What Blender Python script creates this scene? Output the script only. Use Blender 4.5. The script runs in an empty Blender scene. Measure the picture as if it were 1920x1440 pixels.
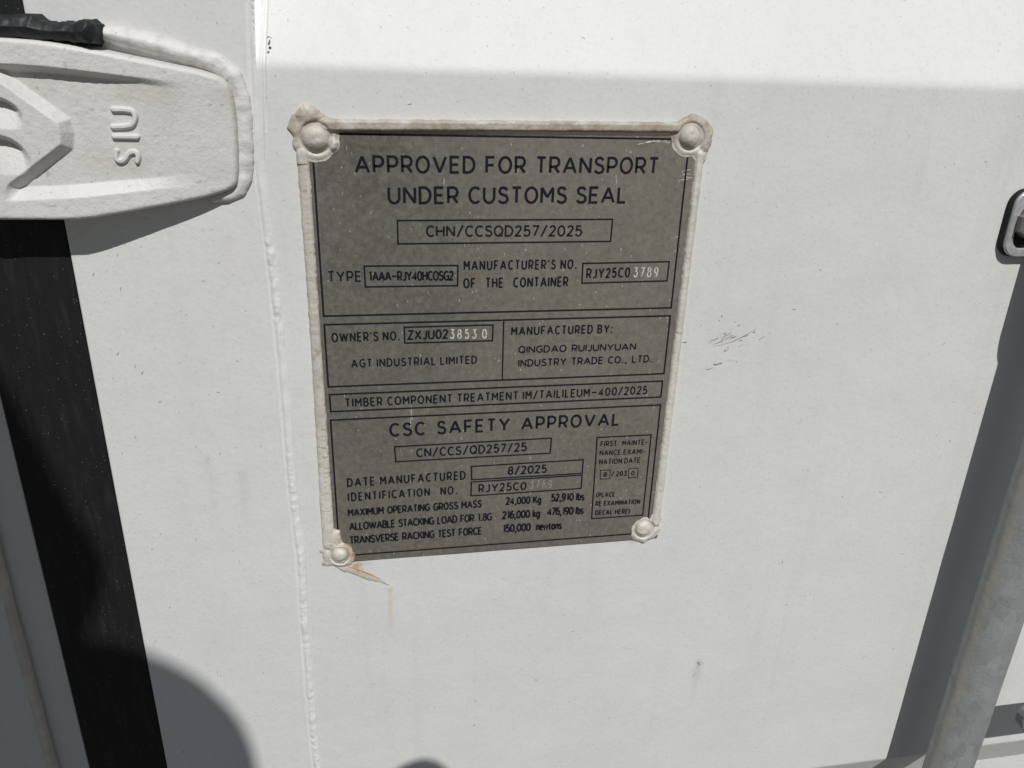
import bpy, bmesh, math, random
import numpy as np
from mathutils import Matrix, Vector

random.seed(7)
sc = bpy.context.scene
COL = sc.collection

# ------------------------------------------------------------------ camera
W0, H0, F = 1920.0, 1440.0, 1442.0            # lens solved from the parallel edges of the door
PITCH, YAW, ROLL = math.radians(22.008), math.radians(-10.612), math.radians(-1.759)
D, ZC = 0.44, 0.98                            # distance from the door face, height above the ground
CAM = np.array([0.0, -D, ZC])
ca, sa = math.cos(PITCH), math.sin(PITCH)
cb, sb = math.cos(YAW), math.sin(YAW)
cc, sn = math.cos(ROLL), math.sin(ROLL)
Rm = (np.array([[cb, -sb, 0], [sb, cb, 0], [0, 0, 1]])
      @ np.array([[1, 0, 0], [0, ca, sa], [0, -sa, ca]])
      @ np.array([[cc, 0, sn], [0, 1, 0], [-sn, 0, cc]]))      # columns: right, forward, up
cd = bpy.data.cameras.new('camera')
cd.sensor_width = 36.0
cd.lens = 36.0 * F / W0
cd.clip_start = 0.004
cd.clip_end = 500
cam = bpy.data.objects.new('camera', cd)
COL.objects.link(cam)
M3 = Matrix([[Rm[i, 0], Rm[i, 2], -Rm[i, 1]] for i in range(3)])
cam.matrix_world = Matrix.Translation(Vector(CAM)) @ M3.to_4x4()
sc.camera = cam

# ------------------------------------------------------------------ sky, sun, exposure
TX, TZ = 0.105, 1.19                          # light travels (-TX, 1, -TZ)
w = bpy.data.worlds.new("World")
sc.world = w
w.use_nodes = True
nt = w.node_tree
nt.nodes.clear()
sky = nt.nodes.new('ShaderNodeTexSky')
sky.sky_type = 'NISHITA'
sky.sun_disc = False
sky.sun_elevation = math.atan(TZ / math.hypot(TX, 1))
sky.sun_rotation = math.pi - math.atan(TX)
bg = nt.nodes.new('ShaderNodeBackground')
bg.inputs[1].default_value = 0.05
wo = nt.nodes.new('ShaderNodeOutputWorld')
nt.links.new(sky.outputs[0], bg.inputs[0])
nt.links.new(bg.outputs[0], wo.inputs[0])
sl = bpy.data.lights.new('sun', 'SUN')
sl.energy = 4.8
sl.angle = math.radians(0.53)
sl.color = (1.0, 0.985, 0.955)
sun = bpy.data.objects.new('sun', sl)
COL.objects.link(sun)
sun.rotation_euler = Vector((-TX, 1, -TZ)).to_track_quat('-Z', 'Y').to_euler()
sun.location = (2, -6, 8)
vs = sc.view_settings
sc.display_settings.display_device = 'sRGB'
vs.view_transform = 'Standard'
vs.look = 'None'
vs.exposure = -0.55
vs.gamma = 1.0
vs.use_curve_mapping = False


# ------------------------------------------------------------------ helpers
def at(px, py, Y=0.0):
    """pixel of the photograph -> point of the plane at depth Y (metres, into the door)"""
    d = Rm @ np.array([(px - W0 / 2) / F, 1.0, -(py - H0 / 2) / F])
    return CAM + d * ((Y + D) / d[1])


def hash2(ix, iy, seed):
    n = (ix * 374761393 + iy * 668265263 + seed * 1442695041) & 0xFFFFFFFF
    n = ((n ^ (n >> 13)) * 1274126177) & 0xFFFFFFFF
    return ((n ^ (n >> 16)) & 0xFFFF) / 65535.0


def vnoise(x, y, seed=0):
    x = np.asarray(x, float); y = np.asarray(y, float)
    ix = np.floor(x).astype(np.int64); iy = np.floor(y).astype(np.int64)
    fx = x - ix; fy = y - iy
    fx = fx * fx * (3 - 2 * fx); fy = fy * fy * (3 - 2 * fy)
    a = hash2(ix, iy, seed); b = hash2(ix + 1, iy, seed)
    c = hash2(ix, iy + 1, seed); d = hash2(ix + 1, iy + 1, seed)
    return (a * (1 - fx) + b * fx) * (1 - fy) + (c * (1 - fx) + d * fx) * fy - 0.5


def sstep(a, b, x):
    t = np.clip((x - a) / (b - a), 0, 1)
    return t * t * (3 - 2 * t)


def seg_dist(X, Z, a, b):
    ax, az = a; bx, bz = b
    dx, dz = bx - ax, bz - az
    L = dx * dx + dz * dz + 1e-18
    t = np.clip(((X - ax) * dx + (Z - az) * dz) / L, 0, 1)
    return np.hypot(X - ax - t * dx, Z - az - t * dz), t


def poly_sdf(X, Z, pts):
    """negative inside"""
    d = np.full(X.shape, 1e9)
    ins = np.zeros(X.shape, bool)
    n = len(pts)
    for i in range(n):
        a, b = pts[i], pts[(i + 1) % n]
        dd, _ = seg_dist(X, Z, a, b)
        d = np.minimum(d, dd)
        c = (a[1] > Z) != (b[1] > Z)
        with np.errstate(divide='ignore', invalid='ignore'):
            xi = (b[0] - a[0]) * (Z - a[1]) / (b[1] - a[1] + 1e-18) + a[0]
        ins ^= c & (X < xi)
    return np.where(ins, -d, d)


def smax(a, b, k):
    h = np.clip(0.5 + 0.5 * (a - b) / k, 0, 1)
    return b * (1 - h) + a * h + k * h * (1 - h)


def empty(name, loc, label, cat, group=None, rot=(0, 0, 0)):
    o = bpy.data.objects.new(name, None)
    o.empty_display_size = 0.02
    COL.objects.link(o)
    o.location = loc
    o.rotation_euler = rot
    tag(o, label, cat, group)
    return o


def tag(o, label=None, cat=None, group=None, kind=None):
    if label: o['label'] = label
    if cat: o['category'] = cat
    if group: o['group'] = group
    if kind: o['kind'] = kind
    return o


def mesh_obj(name, verts, faces, mat, parent=None, smooth=False, attrs=None, local=False):
    """verts in world coordinates (or already local to the parent)"""
    v = np.asarray(verts, float)
    if parent is not None and not local:
        v = v - np.array(parent.location)
    me = bpy.data.meshes.new(name)
    me.from_pydata(v.tolist(), [], [tuple(int(k) for k in f) for f in faces])
    if smooth:
        me.polygons.foreach_set('use_smooth', [True] * len(me.polygons))
    if attrs:
        for k, a in attrs.items():
            at_ = me.attributes.new(k, 'FLOAT', 'POINT')
            at_.data.foreach_set('value', np.asarray(a, np.float32).ravel())
    me.materials.append(mat)
    me.update()
    o = bpy.data.objects.new(name, me)
    COL.objects.link(o)
    if parent is not None:
        o.parent = parent
    return o


def uniq(a, tol=2e-4):
    a = np.sort(a)
    return a[np.concatenate([[True], np.diff(a) > tol])]


def grid_obj(name, X, Y, Z, mat, parent=None, mask=None, attrs=None, local=False, flip=False, drop=None):
    """structured grid, optional face mask (per vertex, a face stays when any corner is kept)"""
    n, m = X.shape
    idx = np.arange(n * m).reshape(n, m)
    q = np.stack([idx[:-1, :-1], idx[:-1, 1:], idx[1:, 1:], idx[1:, :-1]], -1).reshape(-1, 4)
    if flip: q = q[:, ::-1]
    V = np.stack([X, Y, Z], -1).reshape(-1, 3)
    if mask is not None:
        mk = mask.ravel()
        q = q[mk[q].any(1)]
    if drop is not None:
        q = q[~drop.ravel()[q].any(1)]
    used = np.unique(q)
    re = np.full(n * m, -1, np.int64); re[used] = np.arange(len(used))
    at_ = None
    if attrs: at_ = {k: a.ravel()[used] for k, a in attrs.items()}
    return mesh_obj(name, V[used], re[q], mat, parent, True, at_, local)


def box_vf(x0, x1, y0, y1, z0, z1, b=0.0):
    """box with chamfered vertical/horizontal edges on its front (y0) face"""
    if b <= 0:
        v = [(x, y, z) for y in (y0, y1) for z in (z0, z1) for x in (x0, x1)]
        f = [(0, 1, 3, 2), (4, 6, 7, 5), (0, 4, 5, 1), (2, 3, 7, 6), (0, 2, 6, 4), (1, 5, 7, 3)]
        return v, f
    v = []
    for (y, i) in ((y0, b), (y0 + b * .3, b * .3), (y0 + b, 0), (y1, 0)):
        v += [(x0 + i, y, z0 + i), (x1 - i, y, z0 + i), (x1 - i, y, z1 - i), (x0 + i, y, z1 - i)]
    f = [(0, 1, 2, 3), (15, 14, 13, 12)]
    for r in range(3):
        for k in range(4):
            a, c = r * 4 + k, r * 4 + (k + 1) % 4
            f.append((c, a, a + 4, c + 4))
    return v, f


def prism_y(pts, y0, y1, bev=0.0008):
    """polygon (x,z), counter-clockwise seen from the front, extruded along y with a small front bevel"""
    P = np.array(pts, float); n = len(P)
    c = P.mean(0)
    nx = np.roll(P, -1, 0) - np.roll(P, 1, 0)
    nrm = np.stack([nx[:, 1], -nx[:, 0]], 1); nrm /= np.linalg.norm(nrm, axis=1)[:, None] + 1e-12
    s = np.sign(((P - c) * nrm).sum(1)).sum(); nrm *= (1 if s > 0 else -1)
    rings = [(P - nrm * bev, y0), (P - nrm * bev * .3, y0 + bev * .3), (P, y0 + bev), (P, y1)]
    v = []
    for R_, y in rings: v += [(p[0], y, p[1]) for p in R_]
    f = [tuple(range(n)), tuple(range(4 * n - 1, 3 * n - 1, -1))]
    for r in range(3):
        for k in range(n):
            a, d = r * n + k, r * n + (k + 1) % n
            f.append((a, a + n, d + n, d))
    return v, f


# ------------------------------------------------------------------ materials
class NT:
    def __init__(s, name):
        s.m = bpy.data.materials.new(name); s.m.use_nodes = True
        s.t = s.m.node_tree; s.t.nodes.clear()
        s.o = s.t.nodes.new('ShaderNodeOutputMaterial')
        s.b = s.t.nodes.new('ShaderNodeBsdfPrincipled')
        s.t.links.new(s.b.outputs[0], s.o.inputs[0])
        s.tc = s.t.nodes.new('ShaderNodeTexCoord')

    def link(s, a, b): s.t.links.new(a, b)

    def val(s, sock, v):
        if hasattr(v, 'is_output'): s.link(v, sock)
        else: sock.default_value = v

    def map(s, scale=(1, 1, 1), rot=(0, 0, 0), loc=(0, 0, 0)):
        n = s.t.nodes.new('ShaderNodeMapping')
        s.link(s.tc.outputs['Object'], n.inputs[0])
        n.inputs['Scale'].default_value = scale
        n.inputs['Rotation'].default_value = rot
        n.inputs['Location'].default_value = loc
        return n.outputs[0]

    def noise(s, scale, detail=3, rough=.5, vec=None, dist=0):
        n = s.t.nodes.new('ShaderNodeTexNoise')
        s.link(vec if vec is not None else s.tc.outputs['Object'], n.inputs['Vector'])
        n.inputs['Scale'].default_value = scale
        n.inputs['Detail'].default_value = detail
        n.inputs['Roughness'].default_value = rough
        n.inputs['Distortion'].default_value = dist
        return n.outputs['Fac']

    def vor(s, scale, vec=None, feat='F1', rnd=1.0):
        n = s.t.nodes.new('ShaderNodeTexVoronoi')
        n.feature = feat
        s.link(vec if vec is not None else s.tc.outputs['Object'], n.inputs['Vector'])
        n.inputs['Scale'].default_value = scale
        n.inputs['Randomness'].default_value = rnd
        return n

    def ramp(s, fac, a, b, lo=0.0, hi=1.0):
        n = s.t.nodes.new('ShaderNodeMapRange')
        n.interpolation_type = 'SMOOTHSTEP'
        s.link(fac, n.inputs[0])
        n.inputs[1].default_value = a; n.inputs[2].default_value = b
        n.inputs[3].default_value = lo; n.inputs[4].default_value = hi
        return n.outputs[0]

    def math(s, op, a, b=0.0):
        n = s.t.nodes.new('ShaderNodeMath'); n.operation = op
        s.val(n.inputs[0], a); s.val(n.inputs[1], b)
        return n.outputs[0]

    def mix(s, fac, a, b):
        n = s.t.nodes.new('ShaderNodeMix'); n.data_type = 'RGBA'
        s.val(n.inputs[0], fac)
        for k, c in ((6, a), (7, b)):
            if hasattr(c, 'is_output'): s.link(c, n.inputs[k])
            else: n.inputs[k].default_value = (*c, 1)
        return n.outputs[2]

    def attr(s, name):
        n = s.t.nodes.new('ShaderNodeAttribute'); n.attribute_name = name
        return n.outputs['Fac']

    def bump(s, h, strength, dist, prev=None):
        n = s.t.nodes.new('ShaderNodeBump')
        n.inputs['Strength'].default_value = strength
        n.inputs['Distance'].default_value = dist
        s.link(h, n.inputs['Height'])
        if prev is not None: s.link(prev, n.inputs['Normal'])
        return n.outputs[0]

    def fin(s, col=None, rough=.5, metal=0., normal=None, spec=None):
        if col is not None:
            if hasattr(col, 'is_output'): s.link(col, s.b.inputs['Base Color'])
            else: s.b.inputs['Base Color'].default_value = (*col, 1)
        s.val(s.b.inputs['Roughness'], rough)
        s.val(s.b.inputs['Metallic'], metal)
        if spec is not None: s.val(s.b.inputs['Specular IOR Level'], spec)
        if normal is not None: s.link(normal, s.b.inputs['Normal'])
        return s.m


def paint_mat(name, base, attrs=False, rough=.52, grain=1.0, cast=False):
    n = NT(name)
    big = n.noise(9, 4, .6)
    c = n.mix(n.ramp(big, .3, .75), tuple(k * .96 for k in base), base)
    # dusty run-down streaks
    st = n.noise(1, 3, .6, n.map((75, 75, 5)))
    c = n.mix(n.math('MULTIPLY', n.ramp(st, .5, .78), .16), c, tuple(k * .72 for k in base))
    # fine grey film
    fi = n.noise(420, 3, .65)
    c = n.mix(n.math('MULTIPLY', n.ramp(fi, .45, .75), .22), c, tuple(k * .72 for k in base))
    # flecks of dirt: two sizes, warped so that they are dashes and hooks, not dots
    for (sc_, r0, thr, amt, ms) in ((170, .12, .66, .42, (1.25, 1, .8)), (330, .17, .55, .36, (.7, 1, 1.3)), (70, .05, .62, .6, (1.4, 1, .7))):
        wv = n.t.nodes.new('ShaderNodeVectorMath'); wv.operation = 'ADD'
        nz = n.t.nodes.new('ShaderNodeTexNoise'); nz.inputs['Scale'].default_value = sc_ * 3.0
        n.link(n.tc.outputs['Object'], nz.inputs['Vector'])
        mm = n.t.nodes.new('ShaderNodeVectorMath'); mm.operation = 'SCALE'
        n.link(nz.outputs['Color'], mm.inputs[0]); mm.inputs['Scale'].default_value = .45 / sc_
        n.link(n.map(ms), wv.inputs[0]); n.link(mm.outputs[0], wv.inputs[1])
        v = n.vor(sc_, wv.outputs[0])
        sep = n.t.nodes.new('ShaderNodeSeparateColor'); n.link(v.outputs['Color'], sep.inputs[0])
        k = n.math('MULTIPLY', n.ramp(v.outputs['Distance'], r0 * .55, r0, 1, 0), n.ramp(sep.outputs[0], thr, 1.0, 0, amt))
        c = n.mix(k, c, (.17, .155, .135))
    if attrs:
        c = n.mix(n.math('MULTIPLY', n.attr('rust'), .9), c, (.52, .30, .06))
        c = n.mix(n.math('MULTIPLY', n.attr('stain_shade'), .8), c, (.27, .24, .21))
    if cast:
        c = n.mix(n.math('MULTIPLY', n.attr('dirt_shade'), .75), c, (.36, .29, .2))
        h = n.noise(260, 5, .6)
        nm = n.bump(h, .45, .0011 * grain)
        nm = n.bump(n.noise(900, 2, .5), .3, .0004, nm)
    else:
        nm = n.bump(n.noise(480, 3, .55), .3, .0004 * grain)
        nm = n.bump(n.noise(38, 3, .5), .25, .0022, nm)
        nm = n.bump(n.noise(1500, 2, .5), .3, .00015, nm)
    return n.fin(c, rough, 0, nm, .28)


WHITE = (.73, .735, .722)
M_paint = paint_mat('white_door_paint', WHITE, True)
M_frame = paint_mat('white_frame_paint', WHITE, True)
M_cast = paint_mat('white_cast_paint', (.70, .695, .675), cast=True, rough=.45)
M_weld = paint_mat('highlit_weld_paint', (.80, .80, .785), True, rough=.36)  # lighter than the door white, paints in the highlights of the bead
M_post = paint_mat('post_paint', (.62, .63, .61))

# rubber
n = NT('black_rubber')
d1 = n.noise(1, 4, .65, n.map((220, 220, 35)))
v = n.vor(620, n.map((1.3, 1, .7)))
sp = n.t.nodes.new('ShaderNodeSeparateColor'); n.link(v.outputs['Color'], sp.inputs[0])
kk = n.math('MULTIPLY', n.ramp(v.outputs['Distance'], .07, .18, 1, 0), n.ramp(sp.outputs[0], .66, 1, 0, .7))
c = n.mix(n.ramp(d1, .45, .85, 0, .55), (.009, .0095, .010), (.036, .037, .036))
c = n.mix(kk, c, (.35, .336, .30))
M_rubber = n.fin(c, .62, 0, n.bump(n.noise(700, 3, .5), .3, .0005), .3)

n = NT('torn_rubber')
M_torn = n.fin(n.mix(n.noise(150, 3), (.012, .014, .015), (.028, .031, .033)), .5, 0, n.bump(n.noise(160, 3, .5), .3, .0015), .3)

# stainless plate
n = NT('stainless_sheet')
mv = n.map((900, 900, 45))
br = n.noise(1, 3, .6, mv)
cl = n.noise(16, 5, .65)
c = n.mix(n.ramp(cl, .3, .75), (.465, .437, .388), (.535, .506, .446))
c = n.mix(n.ramp(n.noise(7, 3, .5, n.map((1, 1, 1), (0, 0, 0), (.9, 0, .33))), .45, .7, 0, .5), c, (.43, .375, .36))
c = n.mix(n.ramp(n.noise(260, 4, .7), .45, .8, 0, .42), c, (.22, .21, .19))
# bright nicks
wv = n.map((1.5, 1, .55), (0, .35, 0))
v = n.vor(330, wv)
sp = n.t.nodes.new('ShaderNodeSeparateColor'); n.link(v.outputs['Color'], sp.inputs[0])
kk = n.math('MULTIPLY', n.ramp(v.outputs['Distance'], .08, .2, 1, 0), n.ramp(sp.outputs[0], .66, 1, 0, .8))
film = n.ramp(n.noise(330, 5, .7), .36, .68, .20, .31)
diff = n.math('MAXIMUM', film, kk)
c = n.mix(kk, c, (.75, .72, .66))
r = n.ramp(n.noise(38, 4, .6), .3, .7, .20, .28)
met = n.math('SUBTRACT', 1.0, diff)
M_steel = n.fin(c, r, met, n.bump(br, .12, .0002))

n = NT('black_etching')
M_ink = n.fin(n.mix(n.noise(300, 3), (.006, .006, .010), (.02, .02, .026)), .75, 0, None, .12)
n = NT('punched_metal')
M_punch = n.fin(n.mix(n.ramp(n.noise(700, 2), .3, .55), (.36, .35, .325), (.72, .70, .66)), .45, .1, n.bump(n.noise(900, 2), .6, .0006))

n = NT('faint_punched_metal')
M_faint = n.fin(n.mix(n.ramp(n.noise(700, 2), .3, .6), (.20, .19, .175), (.42, .405, .37)), .45, .1)

# sealant
n = NT('aged_sealant')
c = n.mix(n.ramp(n.noise(60, 5, .65), .3, .75), (.64, .615, .55), (.745, .73, .68))
c = n.mix(n.math('MULTIPLY', n.attr('dirt_shade'), n.ramp(n.noise(110, 5, .7), .25, .7, .35, 1.0)), c, (.335, .28, .215))
c = n.mix(n.attr('rust'), c, (.40, .17, .03))
vv = n.vor(520)
sp = n.t.nodes.new('ShaderNodeSeparateColor'); n.link(vv.outputs['Color'], sp.inputs[0])
kk = n.math('MULTIPLY', n.ramp(vv.outputs['Distance'], .12, .25, 1, 0), n.ramp(sp.outputs[0], .7, 1, 0, .6))
c = n.mix(kk, c, (.2, .16, .11))
M_seal = n.fin(c, .5, 0, n.bump(n.noise(210, 5, .6), .5, .0012), .4)

# galvanised steel
n = NT('galvanised_steel')
vv = n.vor(95, n.map((1, 1, .7)))
sp = n.t.nodes.new('ShaderNodeSeparateColor'); n.link(vv.outputs['Color'], sp.inputs[0])
c = n.mix(sp.outputs[0], (.26, .275, .28), (.325, .34, .342))
c = n.mix(n.ramp(n.noise(55, 6, .7), .4, .75, 0, .7), c, (.36, .37, .365))
c = n.mix(n.ramp(n.noise(420, 4, .7), .52, .72, 0, .6), c, (.45, .455, .45))
c = n.mix(n.ramp(n.noise(1, 4, .7, n.map((300, 300, 60))), .58, .8, 0, .45), c, (.12, .125, .125))
c = n.mix(n.math('MULTIPLY', n.attr('bounce_strip'), n.ramp(n.noise(120, 5, .7), .2, .65, .3, 1)), c, (.47, .45, .40))
M_galv = n.fin(c, n.ramp(n.noise(80, 3), .3, .7, .5, .68), .25, n.bump(n.noise(330, 4, .6), .4, .0008), .4)
n = NT('zinc_plate')
c = n.mix(n.ramp(n.noise(160, 5, .65), .35, .7), (.48, .49, .5), (.68, .69, .69))
M_zinc = n.fin(c, .42, .45, n.bump(n.noise(300, 3), .35, .0008))
n = NT('bolt_steel')
M_bolt = n.fin(n.mix(n.noise(260, 4), (.14, .135, .13), (.26, .25, .235)), .55, .4, n.bump(n.noise(500, 3), .3, .0006))

n = NT('scuff_residue')
M_scuff = n.fin(n.mix(n.noise(600, 3), (.30, .265, .215), (.52, .48, .41)), .75)
n = NT('paint_chip')
M_chip = n.fin((.03, .031, .036), .5)

n = NT('gravel_ground')
c = n.mix(n.ramp(n.noise(1.3, 5, .6), .3, .7), (.105, .095, .078), (.155, .14, .117))
c = n.mix(n.ramp(n.noise(60, 4, .7), .4, .7, 0, .6), c, (.12, .105, .09))
M_ground = n.fin(c, .9, 0, n.bump(n.noise(90, 4, .6), .5, .01))

# ------------------------------------------------------------------ ground
gv, gf = [], []
for i in range(9):
    for j in range(9):
        gv.append((-40 + 10 * i, -75 + 10 * j, 0))
for i in range(8):
    for j in range(8):
        a = i * 9 + j
        gf.append((a, a + 9, a + 10, a + 1))
g = mesh_obj('ground', gv, gf, M_ground)
tag(g, kind='structure')

# ------------------------------------------------------------------ container door
door = empty('container_door', (0.08, 0.02, 0.0), 'white painted steel container door leaf with a fold across its top and a welded frame', 'door')
Z_top = float(at(1200, 140)[2])
Z_bot = float(at(1836, 1399)[2])
ALPHA = math.radians(31)
SEAM = [(478, -60), (483, 0), (488, 200), (492, 300), (502, 365), (523, 547), (540, 735), (553, 900), (569, 1048), (585, 1290), (599, 1440), (612, 1620)]
seam_w = np.array([at(*p)[[0, 2]] for p in SEAM])
seam_z = seam_w[::-1, 1]; seam_x = seam_w[::-1, 0]
X_seam = lambda z: np.interp(z, seam_z, seam_x)
X_edge = float(np.mean(seam_w[4:, 0])) - .0008      # right edge of the frame tube
BRT, BRB = 0.0036, 0.0018                                          # half length of the bend


def fold_depth(t, BR, s):
    """t: height above the fold; 0 on the flat, tan(alpha) slope above, rounded in between"""
    return np.where(t < -BR, 0, np.where(t > BR, s * t, s * (t + BR) ** 2 / (4 * BR)))


def panel_y(z):
    LIM = .07
    u = np.minimum(fold_depth(z - Z_top, BRT, math.tan(ALPHA)), .036)
    l = np.minimum(fold_depth(Z_bot - z, BRB, math.tan(math.radians(25))), .021)
    return u + l


zs = np.concatenate([np.arange(Z_bot - .16, Z_bot - .06, .004), np.arange(Z_bot - .06, Z_bot + .012, .0004),
                     np.arange(Z_bot + .012, Z_top - .012, .0018), np.arange(Z_top - .012, Z_top + .09, .0008), np.arange(Z_top + .09, Z_top + .16, .003)])
xs = np.concatenate([np.arange(X_edge, X_edge + .37, .0018), np.arange(X_edge + .37, .95, .006)])
X, Z = np.meshgrid(uniq(xs), uniq(zs))
Y = panel_y(Z) + .0006 * vnoise(X * 14, Z * 10, 3) + .0003 * vnoise(X * 40, Z * 33, 5)


def streak(p0, length, w0, w1, seed):
    """run of rust-water starting at a point and fading downwards"""
    x0, z0 = at(*p0)[[0, 2]]
    t = (z0 - Z) / length
    wd = (w0 + (w1 - w0) * np.clip(t, 0, 1)) * (1 + .5 * vnoise(Z * 220, Z * 0 + seed, seed))
    return np.where((t > 0) & (t < 1), np.exp(-((X - x0 + .001 * vnoise(Z * 60, Z * 0, seed)) / wd) ** 2) * (1 - t) ** 1.1, 0)


def blot(p, r, rz=None):
    x0, z0 = at(*p)[[0, 2]]
    return np.exp(-((X - x0) / r) ** 2 - ((Z - z0) / (rz or r)) ** 2)


rust = .38 * streak((731, 1100), .05, .0013, .0024, 1) + .95 * blot((668, 1062), .0030, .0026) + .5 * blot((676, 1056), .0055, .0010)
rust += .4 * blot((1186, 1016), .0028, .0014) + .16 * blot((690, 1078), .004, .0015)
stain_shade = .55 * blot((1311, 1244), .0024, .0034) + .28 * streak((1309, 1250), .045, .0032, .0018, 4) + .10 * streak((905, 1362), .02, .001, .001, 5)
stain_shade += .16 * blot((1362, 634), .010, .0035)
grid_obj('door_panel', X, Y, Z, M_paint, door, attrs={'rust': np.clip(rust, 0, 1), 'stain_shade': np.clip(stain_shade, 0, 1)})

# frame tube between the gasket and the weld seam
gR0, gR1 = at(120, 413), at(312, 1440)
X_g = float((gR0[0] + gR1[0]) / 2)
gL0, gL1 = at(20, 840), at(167, 1440)
X_gl = float((gL0[0] + gL1[0]) / 2)
Z_lo, Z_hi = Z_bot - .2, Z_top + .2
zs = np.arange(Z_lo, Z_hi, .0022)
rad = .003
prof = [(X_g, .03)] + [(X_g, .0035)] + [(X_g + .0012 - .0012 * math.cos(a), .0012 - .0012 * math.sin(a)) for a in np.linspace(.2, 1.57, 4)]
prof += [(x, 0.0) for x in np.arange(X_g + .003, X_edge - rad - .0015, .0022)]
prof += [(X_edge - rad + rad * math.sin(a), rad - rad * math.cos(a)) for a in np.linspace(0, 1.57, 6)] + [(X_edge, .02), (X_edge, .06)]
px_ = np.array(prof)
X = np.tile(px_[:, 0], (len(zs), 1)); Z = np.tile(zs[:, None], (1, len(px_)))
Y = np.tile(px_[:, 1], (len(zs), 1)) + .00035 * vnoise(X * 18, Z * 9, 8)
rust = .10 * streak((425, 440), .035, .004, .003, 2) + .35 * blot((255 / 1, 966), .0007) + .25 * blot((343, 901), .0007)
stain_shade = .16 * streak((388, 850), .07, .0022, .0026, 6) + .22 * streak((453, 885), .045, .0022, .003, 7) + .06 * streak((330, 520), .16, .007, .006, 9)
grid_obj('frame_tube', X, Y, Z, M_frame, door, attrs={'rust': np.clip(rust, 0, 1), 'stain_shade': np.clip(stain_shade, 0, 1)})

# weld seam: a ropey bead over the joint, climbing beside the groove at the top
tz = np.arange(Z_lo + .02, Z_hi - .05, .0005)
tx = np.arange(-.0078, .0042, .00022)
T, Z = np.meshgrid(tx, tz)
xc = X_seam(Z)
sc_ = np.clip(.5 + 1.1 * vnoise(Z * 330 + 12 * T / .003, Z * 0, 12), 0, 1)
wob = .0003 * vnoise(Z * 70, Z * 0, 13) + .0008 * vnoise(Z * 22, Z * 0, 14)
U = T - wob
lft, pk, rgt = -.0058 + .0008 * vnoise(Z * 40, Z * 0, 15), -.0020, .0011
prof_ = np.where(U < pk, np.clip((U - lft) / (pk - lft), 0, 1), np.clip((rgt - U) / (rgt - pk), 0, 1))
prof_ = np.where(U < pk, prof_ ** 2 * (3 - 2 * prof_), np.sqrt(prof_))
blobs = np.clip(vnoise(Z * 300, U * 260, 12) * 1.6 + vnoise(Z * 620, U * 500, 11) * .6, -.8, .8) * sstep(-.25, .3, vnoise(Z * 15, Z * 0, 17)) * sstep(Z_top - .03, Z_top - .10, Z)
b1 = prof_ * (.0015 + .00045 * blobs + .0005 * vnoise(Z * 110, Z * 0, 10))
c2, w2 = .0022 + .5 * wob, .0011
b2 = np.sqrt(np.clip(1 - ((T - c2) / w2) ** 2, 0, 1)) * (.0009 + .0003 * vnoise(Z * 90, Z * 0, 18)) * sstep(Z_top - .035, Z_top - .005, Z)
step = .0005 * (1 - sstep(.0009, .0013, U)) * sstep(-.0074, -.0055, T)
film = .00003 * (vnoise(T * 700, Z * 200, 16) + .5)
h = np.maximum(np.maximum(b1, b2), step + film)
xw = xc + T
back = np.where(xw > X_edge, panel_y(Z), 0)
edge = (T <= tx[0] + 1e-6) | (T >= tx[-1] - 1e-6)
Y = np.where(edge, back + .0008, back - h)
lim = sstep(X_edge + .0005, X_edge + .0028, xw) * sstep(Z_top + .0, Z_top + .012, Z)
Y = np.where(back > .004, np.minimum(Y, back - h), Y)
grid_obj('weld_seam', xw, Y, Z, M_weld, door, drop=((U > .00165) & (b2 < 1e-6)) | (U < -.0068), attrs={'rust': 0 * Z, 'stain_shade': .20 * np.exp(-((U - .0013) / .0004) ** 2) * np.clip(.55 + 1.2 * vnoise(Z * 60, Z * 0, 23), 0, 1) + .35 * np.clip(vnoise(Z * 90, T * 500, 19), 0, 1) * sstep(Z_bot + .09, Z_bot, Z)})  # dark line on the bead's right edge paints in the groove's shade

# rubber gasket beside the frame
v, f = box_vf(X_gl, X_g - .0004, .0012, .02, Z_lo, Z_hi, .0012)
mesh_obj('gasket', v, f, M_rubber, door)

# ------------------------------------------------------------------ corner post at the far left
p_a = at(60, 1280)
X_rg0, X_rg1 = at(0, 1060)[0], at(100, 1440)[0]
Xr = float(at(66, 1290, -.004)[0])
post = empty('corner_post', (Xr - .03, .03, 0), 'white painted steel corner post at the far left beside the black gasket', 'post')
v, f = box_vf(Xr - .004, X_gl - .0003, .002, .05, Z_lo, Z_hi, .0006)
mesh_obj('flange', v, f, M_post, post)
v, f = box_vf(Xr - .16, Xr - .0045, -.004, .05, Z_lo, Z_hi, .002)
mesh_obj('face_plate', v, f, M_post, post)
zz = np.arange(Z_lo, Z_hi, .003)
aa = np.linspace(0, 2 * np.pi, 13)
A, Z = np.meshgrid(aa, zz)
rr = .0032 + .0005 * vnoise(Z * 60, A * 0, 20)
grid_obj('edge_bead', Xr - .0035 + rr * np.cos(A) + .0006 * vnoise(Z * 25, Z * 0, 21), -.001 + rr * np.sin(A) * 1.1, Z, M_seal, post,
         attrs={'dirt_shade': .5 + 0 * Z, 'rust': 0 * Z}, flip=True)

# ------------------------------------------------------------------ cast hinge at the upper left
hinge = empty('door_hinge', (float(at(100, 240)[0]), 0, float(at(100, 240)[2])),
              'white painted cast hinge blade with raised letters SIU welded across the frame at upper left', 'hinge')


def hp(px, py, h): return tuple(at(px, py, -h)[[0, 2]])


XA, XB = at(105, 240, -.018)[0], at(443, 240, -.005)[0]


def h_face(x): return .0195 - (.0195 - .0052) * np.clip((x - XA) / (XB - XA), 0, 1)


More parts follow.
